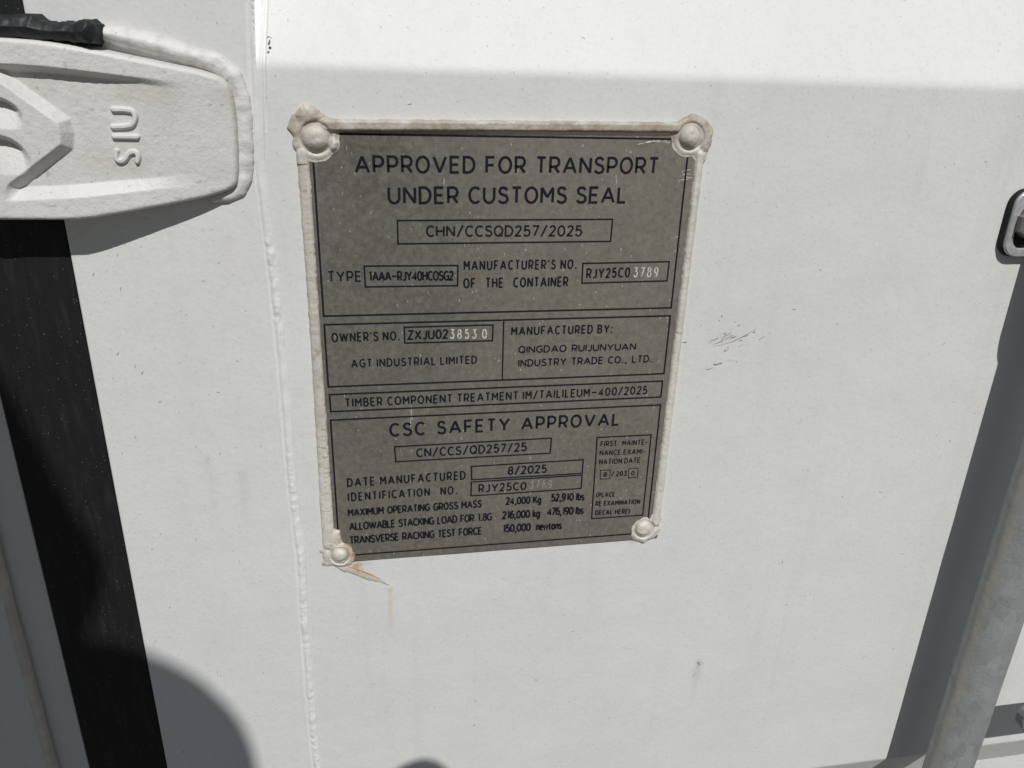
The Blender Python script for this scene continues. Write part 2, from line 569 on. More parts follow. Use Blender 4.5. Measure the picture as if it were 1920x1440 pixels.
out_px = [(-110, 72, 19.5), (0, 72, 19.5), (107, 82, 19), (267, 115, 12.5), (398, 140, 7), (428, 160, 6), (440, 213, 5.4), (446, 333, 5.2), (436, 354, 5.4),
          (367, 373, 8), (233, 397, 13.5), (150, 411, 17.5), (0, 411, 19.5), (-110, 410, 19.5)]
outl = [hp(a, b, c / 1000) for a, b, c in out_px]
for _ in range(2):                                        # round the corners
    outl = [q for a, b in zip(outl, outl[1:] + outl[:1]) for q in ((.75 * a[0] + .25 * b[0], .75 * a[1] + .25 * b[1]), (.25 * a[0] + .75 * b[0], .25 * a[1] + .75 * b[1]))]
st = .0005
xs = np.arange(at(-112, 240, -.02)[0], at(480, 240)[0] + .004, st)
zs = np.arange(at(200, 425)[2] - .006, at(200, 60)[2] + .012, st)
X, Z = np.meshgrid(xs, zs)
sd = poly_sdf(X, Z, outl)
sd = sd - .0006
# round the outline a little
h0 = h_face(X)
edge_r = .0022
body = np.where(sd < 0, h0 - edge_r * (1 - np.sqrt(np.clip(1 - np.clip(1 + sd / edge_r, 0, 1) ** 2, 0, 1))), -1.0)
fall = np.clip(h0 - edge_r - (sd / .00105) * h0, -.003, None)
body = np.where(sd >= 0, fall, body)


def line_z(pts):
    P = np.array([hp(*p) for p in pts])
    return np.interp(X, P[:, 0], P[:, 1])


# sunken field between the two rims, fading out to the right
up = line_z([(-110, 112, .019), (0, 119, .018), (70, 123, .018), (143, 131, .016), (260, 145, .012), (347, 156, .008)])
lo = line_z([(-110, 382, .019), (25, 376, .018), (150, 369, .016), (250, 359, .012), (370, 347, .007)])
xf0, xf1 = at(150, 240, -.015)[0], at(372, 240, -.006)[0]
dep = .0050 * (1 - sstep(xf0, xf1, X)) ** .8
pocket = sstep(up, up - .0042, Z) * sstep(lo - .0005, lo + .0062, Z) * sstep(at(-20, 300, -.018)[0] - .03, at(28, 300, -.018)[0], X + 0 * Z + .0)
pocket = np.clip((up - Z) / .0030, 0, 1) * np.clip((Z - lo) / .0058, 0, 1)
body = np.where(sd < -.0005, body - dep * pocket, body)
# pointed lug rising out of the field
lug = [hp(-110, 70, .018), hp(0, 140, .018), hp(121, 226, .018), hp(127, 250, .018), hp(126, 276, .018), hp(27, 352, .018), hp(21, 378, .018), hp(14, 402, .018), hp(-30, 425, .018), hp(-110, 440, .018)]
ld = poly_sdf(X, Z, lug)
lm = np.clip((.0016 - ld) / .0042, 0, 1)
lh = np.zeros(X.shape)
floor_ = h0 - .0042
for (c, rx, ry, dp) in (((-14, 222), 40, 30, .0056), ((-2, 304), 42, 38, .0056)):
    cx_, cz_ = hp(c[0], c[1], .02)
    e = np.hypot((X - cx_) / (rx * .00031), (Z - cz_) / (ry * .00031))
    lh = lh - dp * np.clip((1.08 - e) / .26, 0, 1) * np.clip((Z - cz_ + ry * .00016) / (ry * .00040), 0, 1)
body = np.where(sd < -.001, np.maximum(body, body * (1 - lm) + (h0 + .0004) * lm) + np.where(ld < .0025, lh, 0) * sstep(-.001, -.004, sd), body)
cast_n = .00008 * vnoise(X * 420, Z * 420, 30) + .00016 * vnoise(X * 120, Z * 120, 31) + .0004 * vnoise(X * 45, Z * 45, 32)
body = np.where(sd < .0008, body + cast_n, body)
dirt_shade = .30 * sstep(-.003, 0, sd) * sstep(at(200, 240)[0], at(420, 240)[0], X) + .10 * pocket + .30 * pocket * np.clip(vnoise(X * 60, Z * 60, 33) * 2, 0, 1) + .5 * (vnoise(X * 330, Z * 330, 34) > .44)  # pocket terms paint in the recess's shade; edge and speck terms are soiling
lugmask = (ld < .0022) & (body > .002)
bm_ = (body > .0) & ~lugmask
# keep the shared border on both sides so that no gap opens
grid_obj('hinge_blade', X, -body, Z, M_cast, hinge, mask=(body > -.0005), drop=(ld < .0018), attrs={'dirt_shade': np.clip(dirt_shade, 0, 1)})
grid_obj('pivot_lug', X, -body, Z, M_cast, hinge, mask=(ld < .0018), drop=(body < -.0008), attrs={'dirt_shade': np.clip(dirt_shade * .7, 0, 1)})

# raised letters, reading upwards
def hl(pts): return [hp(a, b, .0118) for a, b in pts]
U_ = [(212, 205), (240, 206), (250, 211), (253, 221), (250, 232), (241, 237), (212, 238)]
I_ = [(214, 256), (256, 257)]
S_ = [(219, 283), (217, 291), (219, 300), (227, 303), (235, 299), (239, 290), (246, 284), (255, 286), (259, 294), (257, 303)]
xl = np.arange(hp(200, 250, .012)[0], hp(272, 250, .010)[0], .00022)
zl = np.arange(hp(235, 312, .012)[1], hp(235, 195, .012)[1], .00022)
XL, ZL = np.meshgrid(xl, zl)
dl = np.full(XL.shape, 1e9)
for L in (U_, I_, S_):
    for _ in range(2):
        L = [L[0]] + [q for a, b in zip(L[:-1], L[1:]) for q in ((.75 * a[0] + .25 * b[0], .75 * a[1] + .25 * b[1]), (.25 * a[0] + .75 * b[0], .25 * a[1] + .75 * b[1]))] + [L[-1]]
    P = hl(L)
    for a, b in zip(P[:-1], P[1:]):
        dl = np.minimum(dl, seg_dist(XL, ZL, a, b)[0])
hL = .0019 * sstep(.0018, .0006, dl)
bl = h_face(XL) - .0050 * (1 - sstep(xf0, xf1, XL)) ** .8
# under the lettering the blade carries its own casting noise: follow it
bl = bl + .00008 * vnoise(XL * 420, ZL * 420, 30) + .00016 * vnoise(XL * 120, ZL * 120, 31) + .0004 * vnoise(XL * 45, ZL * 45, 32)
grid_obj('raised_lettering', XL, -(bl + hL - .00012), ZL, M_cast, hinge, mask=dl < .00175, attrs={'dirt_shade': 0.2 * sstep(.0007, .0017, dl)})

# weld fillet round the blade's end
wl = [(150, 64), (182, 60), (230, 70), (283, 82), (345, 101), (405, 119), (436, 143), (452, 182), (457, 230), (459, 290), (457, 335), (448, 358), (425, 369), (400, 372)]
wp = [hp(a, b, .003) for a, b in wl]
dmin = np.full(X.shape, 1e9); tt = np.zeros(X.shape); acc = 0.0
for a, b in zip(wp[:-1], wp[1:]):
    dd, t = seg_dist(X, Z, a, b)
    L = math.dist(a, b)
    upd = dd < dmin
    tt = np.where(upd, acc + t * L, tt); dmin = np.minimum(dmin, dd); acc += L
wid = .0046 + .0009 * vnoise(tt * 130, tt * 0, 40) + .0005 * vnoise(tt * 380, tt * 0, 41)
wid = wid * (.55 + .45 * sstep(0, .02, tt)) * (.6 + .4 * sstep(acc, acc - .03, tt))
wx = np.clip(1 - (dmin / wid) ** 1.6, 0, 1)
wh = np.sqrt(wx) * (.0030 + .0050 * sstep(XB, XA, X) + .0007 * vnoise(tt * 210, tt * 0, 42) + .0004 * vnoise(X * 300, Z * 300, 43))
wh = np.where(dmin < wid, wh, -.001)
grid_obj('weld_fillet', X, -wh, Z, M_cast, hinge, mask=wh > 0, attrs={'dirt_shade': np.clip(.30 * sstep(.5, .0, wx) + .25 * np.clip(vnoise(tt * 160, X * 300, 44) * 2, 0, 1), 0, 1)})

# torn rubber lip squeezed out over the hinge: part of the door seal
fl = [(-90, 30), (0, 28), (58, 27), (70, 37), (90, 43), (115, 41), (135, 44), (150, 39), (165, 36), (177, 46), (180, 62), (172, 82), (150, 80), (120, 76), (60, 74), (0, 71), (-90, 68)]
fp = [tuple(at(a, b, -.016)[[0, 2]]) for a, b in fl]
xs = np.arange(at(-95, 50, -.016)[0], at(186, 50, -.016)[0], .0004)
zs = np.arange(at(60, 90, -.016)[2], at(60, 22, -.016)[2], .0004)
X2, Z2 = np.meshgrid(xs, zs)
fd = poly_sdf(X2, Z2, fp) - .0004 + .0008 * vnoise(X2 * 400, Z2 * 400, 50)
hh = np.sqrt(np.clip(-fd, 0, .006) / .006) * .0062 + .0007 * vnoise(X2 * 210, Z2 * 260, 51) + .0009 * vnoise(X2 * 95, Z2 * 150, 52) + .0003 * vnoise(X2 * 520, Z2 * 520, 53)
hh = hh + .003 * np.exp(-((X2 - at(165, 60, -.016)[0]) / .005) ** 2)
grid_obj('torn_gasket_lip', X2, -.0125 - np.where(fd < 0, np.maximum(hh, 0), -.009), Z2, M_torn, door, mask=fd < .0003)

# ------------------------------------------------------------------ data plate
TH = 0.000845
ux_, uz_ = np.array([math.cos(TH), math.sin(TH)]), np.array([-math.sin(TH), math.cos(TH)])
pc = at(930, 632)[[0, 2]]
PY = -.0012                                               # front face of the sheet


def pl(px, py, Y=PY):
    d = at(px, py, Y)[[0, 2]] - pc
    return np.array([d @ ux_, d @ uz_])


plate = empty('data_plate', (pc[0], 0, pc[1]), 'grey stainless steel approval plate with black engraved text riveted to the white door', 'data plate', rot=(0, -TH, 0))
L_ = .5 * (pl(582, 400)[0] + pl(622, 900)[0]) - .0002
R_ = .5 * (pl(1300, 400)[0] + pl(1246, 850)[0]) + .0015
T_ = pl(920, 240)[1]
B_ = .5 * (pl(661, 1052.7)[1] + pl(1188, 1012)[1])
v, f = box_vf(L_, R_, PY, -.0002, B_, T_, .0003)
sheet = mesh_obj('sheet', v, f, M_steel, plate, local=True)


# --- stroke lettering: every glyph is a set of centre lines drawn with one pen width
def el(cx, cy, rx, ry, a0, a1, n=22):
    return [(cx + rx * math.cos(math.radians(a0 + (a1 - a0) * i / n)), cy + ry * math.sin(math.radians(a0 + (a1 - a0) * i / n))) for i in range(n + 1)]


def cr(P, n=7):
    """Catmull-Rom through the points"""
    P = [P[0]] + P + [P[-1]]
    o = []
    for i in range(1, len(P) - 2):
        p0, p1, p2, p3 = (np.array(P[i + k]) for k in (-1, 0, 1, 2))
        for k in range(n):
            t = k / n
            o.append(tuple(.5 * (2 * p1 + (p2 - p0) * t + (2 * p0 - 5 * p1 + 4 * p2 - p3) * t * t + (3 * p1 - p0 - 3 * p2 + p3) * t ** 3)))
    o.append(tuple(P[-1]))
    return o


WIDE = {'O': .84, 'C': .85, 'Q': .84, 'G': .88, 'T': .88, 'D': .93}
S_pts = [(.57, .84), (.44, .965), (.29, 1.0), (.12, .95), (.045, .765), (.13, .60), (.31, .525), (.51, .44), (.60, .255), (.52, .06), (.31, 0), (.12, .04), (0, .16)]
G = {
    'A': (.86, [[(0, 0), (.43, 1)], [(.43, 1), (.86, 0)], [(.15, .32), (.71, .32)]]),
    'B': (.62, [[(0, 0), (0, 1), (.32, 1)] + el(.32, .765, .23, .235, 90, -90, 12) + [(0, .53)], [(0, .53), (.36, .53)] + el(.36, .265, .26, .265, 90, -90, 12) + [(0, 0)]]),
    'C': (.80, [el(.47, .5, .47, .5, 47, 313, 30)]),
    'D': (.76, [[(0, 0), (0, 1), (.28, 1)] + el(.28, .5, .48, .5, 90, -90, 22) + [(0, 0)]]),
    'E': (.56, [[(.56, 1), (0, 1), (0, 0), (.56, 0)], [(0, .51), (.5, .51)]]),
    'F': (.55, [[(.55, 1), (0, 1), (0, 0)], [(0, .49), (.49, .49)]]),
    'G': (.85, [el(.48, .5, .48, .5, 47, 318, 30) + [(.85, .165), (.85, .47), (.5, .47)]]),
    'H': (.70, [[(0, 0), (0, 1)], [(.7, 0), (.7, 1)], [(0, .51), (.7, .51)]]),
    'I': (.0, [[(0, 0), (0, 1)]]),
    'J': (.44, [[(.44, 1), (.44, .27)] + el(.21, .27, .23, .27, 0, -90, 8) + el(.21, .27, .23, .27, -90, -140, 6)[1:]]),
    'K': (.68, [[(0, 0), (0, 1)], [(.64, 1), (.03, .38)], [(.25, .60), (.68, 0)]]),
    'L': (.52, [[(0, 1), (0, 0), (.52, 0)]]),
    'M': (.80, [[(0, 0), (0, 1)], [(0, 1), (.4, .36)], [(.4, .36), (.8, 1)], [(.8, 1), (.8, 0)]]),
    'N': (.72, [[(0, 0), (0, 1)], [(0, 1), (.72, 0)], [(.72, 0), (.72, 1)]]),
    'O': (.96, [el(.48, .5, .48, .5, 90, 450, 36)]),
    'P': (.60, [[(0, 0), (0, 1), (.32, 1)] + el(.32, .695, .29, .305, 90, -90, 14) + [(0, .39)]]),
    'Q': (.96, [el(.48, .5, .48, .5, 90, 450, 36), [(.56, .27), (.95, -.06)]]),
    'R': (.63, [[(0, 0), (0, 1), (.34, 1)] + el(.34, .70, .28, .30, 90, -90, 14) + [(0, .40)], [(.32, .40), (.63, 0)]]),
    'S': (.60, [cr(S_pts, 5)]),
    'T': (.70, [[(0, 1), (.7, 1)], [(.35, 1), (.35, 0)]]),
    'U': (.70, [[(0, 1), (0, .36)] + el(.35, .36, .35, .36, 180, 360, 18) + [(.7, 1)]]),
    'V': (.82, [[(0, 1), (.41, 0)], [(.41, 0), (.82, 1)]]),
    'W': (1.2, [[(0, 1), (.31, 0)], [(.31, 0), (.6, .97)], [(.6, .97), (.89, 0)], [(.89, 0), (1.2, 1)]]),
    'X': (.76, [[(0, 0), (.74, 1)], [(.02, 1), (.76, 0)]]),
    'Y': (.78, [[(0, 1), (.39, .42), (.78, 1)], [(.39, .42), (.39, 0)]]),
    'Z': (.64, [[(.02, 1), (.64, 1), (0, 0), (.64, 0)]]),
    '0': (.66, [el(.33, .5, .33, .5, 90, 450, 30)]),
    '1': (.20, [[(0, .87), (.2, 1), (.2, 0)]]),
    '2': (.58, [cr([(.02, .80), (.13, .96), (.3, 1), (.47, .94), (.54, .76), (.46, .56), (.26, .3), (0, 0)], 5) + [(.58, 0)]]),
    '3': (.58, [[(.04, 1), (.55, 1), (.27, .62)] + cr([(.27, .62), (.45, .58), (.57, .42), (.58, .28), (.5, .07), (.28, 0), (.1, .05), (0, .18)], 5)[1:]]),
    '4': (.66, [[(.48, 0), (.48, 1), (0, .27), (.66, .27)]]),
    '5': (.58, [[(.53, 1), (.1, 1), (.07, .56)] + cr([(.07, .56), (.27, .62), (.47, .56), (.58, .33), (.48, .07), (.27, 0), (.1, .05), (0, .17)], 5)[1:]]),
    '6': (.60, [el(.31, .31, .29, .31, 90, 450, 24), cr([(.54, .92), (.36, 1), (.15, .88), (.03, .6), (.02, .33)], 5)]),
    '7': (.58, [[(0, 1), (.58, 1), (.17, 0)]]),
    '8': (.60, [el(.30, .76, .25, .24, 90, 450, 24), el(.30, .27, .30, .27, 90, 450, 24)]),
    '9': (.60, [el(.29, .69, .29, .31, 90, 450, 24), cr([(.06, .08), (.24, 0), (.45, .12), (.57, .4), (.58, .67)], 5)]),
    '/': (.56, [[(0, -.1), (.56, 1.1)]]),
    '-': (.34, [[(0, .42), (.34, .42)]]),
    '=': (.80, [[(0, .47), (.8, .47)]]),              # long dash
    '.': (.16, [[(.08, -.07), (.08, .13)]]),
    ',': (.18, [[(.13, .10), (.05, -.26)]]),
    ':': (.02, [[(.01, -.07), (.01, .12)], [(.01, .56), (.01, .75)]]),
    "'": (.06, [[(.06, 1.02), (.0, .78)]]),
    '(': (.2, [cr([(.2, 1.06), (.04, .8), (0, .48), (.04, .14), (.2, -.12)], 4)]),
    ')': (.2, [cr([(0, 1.06), (.16, .8), (.2, .48), (.16, .14), (0, -.12)], 4)]),
    'g': (.50, [el(.25, .33, .25, .35, 90, 450, 22), [(.5, .7), (.5, -.05)] + cr([(.5, -.05), (.42, -.26), (.24, -.3), (.04, -.23)], 4)[1:]]),
    'l': (.0, [[(0, 0), (0, 1.03)]]),
    'b': (.50, [[(0, 0), (0, 1.03)], el(.25, .34, .25, .35, 90, 450, 22)]),
    's': (.40, [cr([(.38, .6), (.2, .69), (.05, .61), (.06, .43), (.22, .35), (.38, .25), (.38, .07), (.2, -.01), (0, .08)], 4)]),
    'k': (.46, [[(0, 0), (0, 1.03)], [(.42, .69), (.03, .27)], [(.17, .42), (.46, 0)]]),
    'n': (.44, [[(0, 0), (0, .69)], [(0, .42)] + cr([(0, .42), (.08, .62), (.24, .69), (.40, .6), (.44, .40)], 4)[1:] + [(.44, 0)]]),
    'e': (.48, [[(.02, .35), (.48, .35)] + el(.25, .34, .23, .35, 5, 315, 20)]),
    'w': (.80, [[(0, .69), (.2, 0), (.4, .66), (.6, 0), (.8, .69)]]),
    't': (.34, [[(.12, .9), (.12, .2)] + cr([(.12, .2), (.16, .04), (.34, .02)], 4)[1:], [(0, .66), (.34, .66)]]),
    'o': (.50, [el(.25, .34, .25, .35, 90, 450, 24)]),
}


for ch_, q_ in WIDE.items():
    G[ch_] = (G[ch_][0] * q_, [[(p[0] * q_, p[1]) for p in st_] for st_ in G[ch_][1]])


def ribbon(V, Fc, pts, w, y, closed=None):
    """flat pen stroke with mitred corners, in (x, z)"""
    P = []
    for p in pts:
        p = np.array(p, float)
        if not P or np.linalg.norm(p - P[-1]) > 1e-7: P.append(p)
    if len(P) < 2: return
    if closed is None: closed = np.linalg.norm(P[0] - P[-1]) < 1e-6
    if closed and np.linalg.norm(P[0] - P[-1]) < 1e-6: P = P[:-1]
    n_ = len(P); base = len(V)
    for i in range(n_):
        if closed: a, b, c_ = P[i - 1], P[i], P[(i + 1) % n_]
        else: a, b, c_ = P[max(i - 1, 0)], P[i], P[min(i + 1, n_ - 1)]
        d1 = b - a; d2 = c_ - b
        if np.linalg.norm(d1) < 1e-9: d1 = d2
        if np.linalg.norm(d2) < 1e-9: d2 = d1
        d1 = d1 / np.linalg.norm(d1); d2 = d2 / np.linalg.norm(d2)
        n1 = np.array([-d1[1], d1[0]]); n2 = np.array([-d2[1], d2[0]])
        m = n1 + n2; L = np.linalg.norm(m)
        m = n1 if L < 1e-6 else m / L
        k = min(1 / max(m @ n1, .38), 2.2)
        wi = w[i] if hasattr(w, '__len__') else w
        yy = y(b) if callable(y) else y
        for s in (1, -1):
            q = b + s * m * k * wi / 2
            V.append((q[0], yy, q[1]))
    for i in range(n_ if closed else n_ - 1):
        a, b = base + 2 * i, base + 2 * ((i + 1) % n_)
        Fc.append((a, a + 1, b + 1, b))


def text_layout(s, x0, x1, z0, H, weight, space, lsp, narrow=1.0):
    """strokes of the line fitted between x0 and x1"""
    pen = weight * H * (1.16 if H > .0085 else 1.2)
    lsp = lsp if weight < .15 else lsp * .62
    lt = fx = 0.0
    pos = []
    prev = False
    for ch in s:
        if ch == ' ':
            lt += space; fx += lsp * H + pen; prev = False; continue
        wd, _ = G[ch]
        if ch == '1': wd = .42
        if prev: fx += lsp * H + pen
        pos.append((ch, lt, fx)); lt += wd; prev = True
    k = ((x1 - x0) - pen - fx) / (max(lt, .05) * H)
    if k < .55:                                             # squeeze the gaps as well before the letters collapse
        fx_s = ((x1 - x0) - pen - .55 * lt * H) / fx; k = .55
    else: fx_s = 1.0
    out = []
    for ch, p, q_ in pos:
        lo_, hi_ = (z0, z0 + H) if (ch.isupper() and ch != 'Q') or ch.isdigit() else (-1, 1)
        off = .12 if ch == '1' else 0
        for stroke in G[ch][1]:
            out.append(([(x0 + pen / 2 + q_ * fx_s + (p + off + q[0]) * H * k, z0 + pen / 2 + q[1] * (H - pen)) for q in stroke], lo_, hi_))
    return out, pen


def slot_text(name, s, bl_, br_, top, weight=.135, space=.5, lsp=.1, mat=None, y=None):
    a = pl(*bl_); b = pl(*br_); t = pl(bl_[0], top)
    H = (t[1] - a[1])
    strokes, pen = text_layout(s, a[0], b[0], 0, H, weight, space, lsp)
    sl_ = (b[1] - a[1]) / (b[0] - a[0])
    V, Fc = [], []
    for i, (st_, lo_, hi_) in enumerate(strokes):
        v0 = len(V)
        ribbon(V, Fc, st_, pen, (y if y is not None else PY - .00006) - .000004 * (i % 3))
        for q in range(v0, len(V)):                         # flat apexes, then the slope of the line
            x_, y_, z_ = V[q]
            V[q] = (x_, y_, min(max(z_, lo_), hi_) + a[1] + (x_ - a[0]) * sl_)
    return mesh_obj(name, V, Fc, mat or M_ink, sheet, local=True)


def frame_line(name, c, w=.00095):
    """black ruled box from four pixel corners TL TR BR BL"""
    q = [pl(*p) for p in c]
    V, Fc = [], []
    ribbon(V, Fc, q, w, PY - .00005, closed=True)
    return mesh_obj(name, V, Fc, M_ink, sheet, local=True)


def rect_line(name, x0, x1, z0, z1, w=.0011):
    V, Fc = [], []
    ribbon(V, Fc, [(x0, z1), (x1, z1), (x1, z0), (x0, z0)], w, PY - .00005, closed=True)
    return mesh_obj(name, V, Fc, M_ink, sheet, local=True)


TXT = [
    ("APPROVED FOR TRANSPORT", (665, 325.5), (1234, 327), 290.5, .135, .52, .13),
    ("UNDER CUSTOMS SEAL", (727, 383.5), (1174, 382), 349, .135, .50, .12),
    ("CHN/CCSQD257/2025", (798.6, 444.7), (1091.2, 443.5), 422.5, .135, .5, .10),
    ("TYPE", (615, 529), (678.2, 528.6), 507.8, .13, .5, .12),
    ("1AAA=RJY40HCOSG2", (690.4, 527.6), (851.2, 526.3), 508.2, .15, .5, .14),
    ("MANUFACTURER'S NO.", (869.1, 507.6), (1081.8, 504.7), 488.2, .14, .55, .12),
    ("OF  THE  CONTAINER", (868.3, 541.2), (1065.2, 537.7), 521.2, .14, .5, .11),
    ("RJY25C0", (1098.5, 522.8), (1181, 520.4), 503, .14, .5, .11),
    ("OWNER'S NO.", (621.8, 642.4), (750.7, 638.5), 623.9, .14, .5, .1),
    ("ZXJU02", (763.7, 637.9), (841, 635.5), 619, .15, .5, .08),
    ("AGT INDUSTRIAL LIMITED", (658.4, 690), (894.4, 682.2), 673.5, .14, .5, .12),
    ("MANUFACTURED BY:", (957.9, 629.7), (1147.9, 624.9), 612.2, .145, .55, .12),
    ("QINGDAO RUIJUNYUAN", (971.5, 662.8), (1192.2, 656.5), 648.6, .15, .6, .14),
    ("INDUSTRY TRADE CO., LTD.", (971.1, 688.4), (1222.4, 679.3), 673.8, .15, .6, .15),
    ("TIMBER COMPONENT TREATMENT IM/TAILILEUM=400/2025", (647, 764), (1213.2, 739.2), 746.8, .14, .5, .12),
    ("CSC SAFETY APPROVAL", (730, 819.4), (1161.3, 798.1), 793.3, .14, .75, .16),
    ("CN/CCS/QD257/25", (780.4, 857.9), (987.7, 846), 840.6, .14, .5, .1),
    ("DATE MANUFACTURED", (650.8, 913.8), (873.3, 899.2), 896.5, .14, .55, .13),
    ("8/2025", (951.5, 890.8), (1025.2, 886.7), 874.6, .15, .5, .12),
    ("IDENTIFICATION  NO.", (652.3, 940.6), (858, 926.7), 924, .14, .5, .14),
    ("RJY25C0", (896.7, 924), (986.9, 918.8), 907.9, .14, .5, .12),
    ("MAXIMUM OPERATING GROSS MASS", (652.3, 969), (903.3, 951.7), 953.8, .15, .6, .14),
    ("24,000 Kg", (947.7, 947.2), (1015, 944), 932.2, .16, .5, .14),
    ("52,910 lbs", (1032.7, 940.8), (1095.6, 938.2), 925.6, .16, .5, .14),
    ("ALLOWABLE STACKING LOAD FOR 1.8G", (654.6, 995.4), (922.7, 976), 979.8, .15, .6, .14),
    ("216,000 kg", (941, 974), (1012.7, 970), 958.3, .16, .5, .14),
    ("476,190 lbs", (1025.2, 967.3), (1094.2, 964.2), 951.7, .16, .5, .14),
    ("TRANSVERSE RACKING TEST FORCE", (655.4, 1020.8), (904, 1002.3), 1005.4, .15, .6, .14),
    ("150,000  newtons", (941, 999), (1053.5, 992.3), 983.3, .16, .4, .14),
    ("FIRST  MAINTE-", (1125.4, 837.5), (1213.3, 834), 827, .15, .4, .16),
    ("NANCE EXAMI-", (1123.8, 854.4), (1209.2, 851.3), 844, .15, .5, .14),
    ("NATION DATE", (1122.7, 871.5), (1200.2, 867.7), 861, .15, .45, .14),
    ("8", (1130.6, 894.4), (1138.3, 893.9), 885.4, .17, .5, .14),
    ("/ 203", (1145.6, 893.3), (1174.8, 892.3), 883.6, .16, .3, .14),
    ("0", (1182.7, 891.7), (1189.6, 891.2), 883, .17, .5, .14),
    ("(PLACE", (1117.5, 932.9), (1152.9, 931.2), 923.5, .16, .5, .14),
    ("RE EXAMINATION", (1116, 949.6), (1199.8, 945.2), 939.6, .16, .5, .14),
    ("DECAL HERE)", (1115.4, 966.3), (1181, 963), 956.5, .16, .5, .14),
]
for s, a, b, t, wt, spc, ls in TXT:
    slot_text('engraved_text', s, a, b, t, wt, spc, ls)

# ruled frames; the four big sections share their left and right edges
bx0 = np.mean([pl(*p)[0] for p in ((588.3, 295), (606.2, 592.8), (607.2, 609.3), (615, 725.4), (619.6, 787), (635.8, 1015))])
bx1 = np.mean([pl(*p)[0] for p in ((1293, 287.8), (1259.3, 577.2), (1257.3, 591.8), (1244.3, 700.7), (1236, 760), (1214, 972.5))])


def zm(*pp): return float(np.mean([pl(*p)[1] for p in pp]))


rect_line('section_border', bx0, bx1, zm((606.2, 592.8), (1259, 577.2)), zm((630, 252), (1259, 260)))
rect_line('section_border', bx0, bx1, zm((615, 725.4), (1244.3, 700.7)), zm((607.2, 609.3), (1257.3, 591.8)))
rect_line('section_border', bx0 + .0004, bx1 - .0004, zm((618.5, 772), (1238.9, 744.4)), zm((616.9, 740.1), (1242.8, 714.3)))
rect_line('section_border', bx0, bx1, zm((662, 1041), (1184, 1000.6)), zm((619.6, 787), (1236, 760)))
V, Fc = [], []
xd = .5 * (pl(944.3, 602.5)[0] + pl(941.8, 711.4)[0])
ribbon(V, Fc, [(xd, zm((615, 725.4), (1244.3, 700.7)) + .0004), (xd, zm((607.2, 609.3), (1257.3, 591.8)) - .0004)], .00095, PY - .000058)
mesh_obj('divider_line', V, Fc, M_ink, sheet, local=True)
for q in ([(745.2, 413.6), (1148.4, 411.2), (1144.8, 452.6), (746.4, 457.4)],
          [(683, 499), (858.4, 497.9), (858, 535.6), (685, 538)],
          [(1093, 494), (1254.8, 490.7), (1250.5, 526.7), (1091, 531)],
          [(757.9, 613.6), (924.5, 609.3), (923.2, 638.9), (758.9, 643.3)],
          [(740, 837.7), (1033.8, 821.5), (1031.7, 849.6), (742, 865.8)],
          [(883.8, 874.6), (1093.5, 862), (1091.5, 887.5), (884.2, 899.6)],
          [(883.8, 903.8), (1091.5, 890.8), (1089.4, 915.8), (883.1, 929.8)],
          [(1119.6, 820.4), (1221, 815.2), (1205, 965.8), (1109.2, 972.5)]):
    frame_line('entry_box', q, .00098)
for q in ([(1125.8, 881.9), (1144.2, 880.8), (1143.1, 897.5), (1125.4, 898.5)], [(1178.9, 878.8), (1196.5, 877.6), (1195.4, 894.8), (1177.9, 896)]):
    frame_line('entry_box', q, .0006)

# punched numbers: thin bright strokes with raised lips
for s, a, b, t, spc in (("3789", (1186.8, 520.2), (1233.4, 519.5), 501, .3), ("3853 0", (843.5, 635.5), (912.9, 635), 617, .5), ("3789", (992.5, 916.7), (1034.8, 914.6), 901.7, .3)):
    o = slot_text('punched_number', s, a, b, t, .10 if a[1] < 800 else .07, spc, .3, M_punch if a[1] < 800 else M_faint, PY - .00012)
    o['label'] = 'bright metal digits punched into the plate'
# bright scratches on the sheet, mostly round the upper right corner
V, Fc = [], []
rnd = random.Random(3)
SC = [((1195, 271), (1222, 264)), ((1210, 268), (1240, 262)), ((1224, 263), (1256, 268)), ((1228, 266), (1250, 264)), ((1278, 322), (1296, 318)), ((1280, 327), (1297, 326)),
      ((1273, 339), (1292, 335)), ((1282, 320), (1288, 318)), ((1284, 331), (1298, 334)), ((1155, 328), (1156, 345)), ((832, 349), (833, 335)), ((771, 760), (773, 788)), ((771, 770), (770, 800)), ((1258, 447), (1272, 444))]
for a, b in SC:
    A_, B_2 = pl(*a), pl(*b)
    pts = [A_ + (B_2 - A_) * k / 5 + np.array([0, .00025 * rnd.uniform(-1, 1)]) for k in range(6)]
    ww = [.0001 + .00035 * rnd.random() for _ in pts]
    ribbon(V, Fc, pts, ww, PY - .00004, closed=False)
for k in range(70):
    c0 = np.array([rnd.uniform(L_ + .006, R_ - .006), rnd.uniform(B_ + .006, T_ - .006)])
    an = rnd.gauss(1.45, .35); ln = rnd.uniform(.0006, .0026)
    d_ = np.array([math.cos(an), math.sin(an)]) * ln
    ribbon(V, Fc, [c0, c0 + d_ * .5 + np.array([rnd.uniform(-1, 1) * .0001, 0]), c0 + d_], [.00008, rnd.uniform(.0001, .00024), .00008], PY - .00004, closed=False)
tag(mesh_obj('scratch_marks', V, Fc, M_punch, sheet, local=True), kind='stuff')

# --- sealant round three sides, with a blob at every rivet
st = .00033
xs = np.arange(L_ - .017, R_ + .015, st); zs = np.arange(B_ - .024, T_ + .019, st)
X, Z = np.meshgrid(xs, zs)
jx = X + .0007 * vnoise(X * 130, Z * 130, 60) + .0004 * vnoise(X * 420, Z * 420, 61)
jz = Z + .0007 * vnoise(X * 130, Z * 130, 62) + .0004 * vnoise(X * 420, Z * 420, 63)


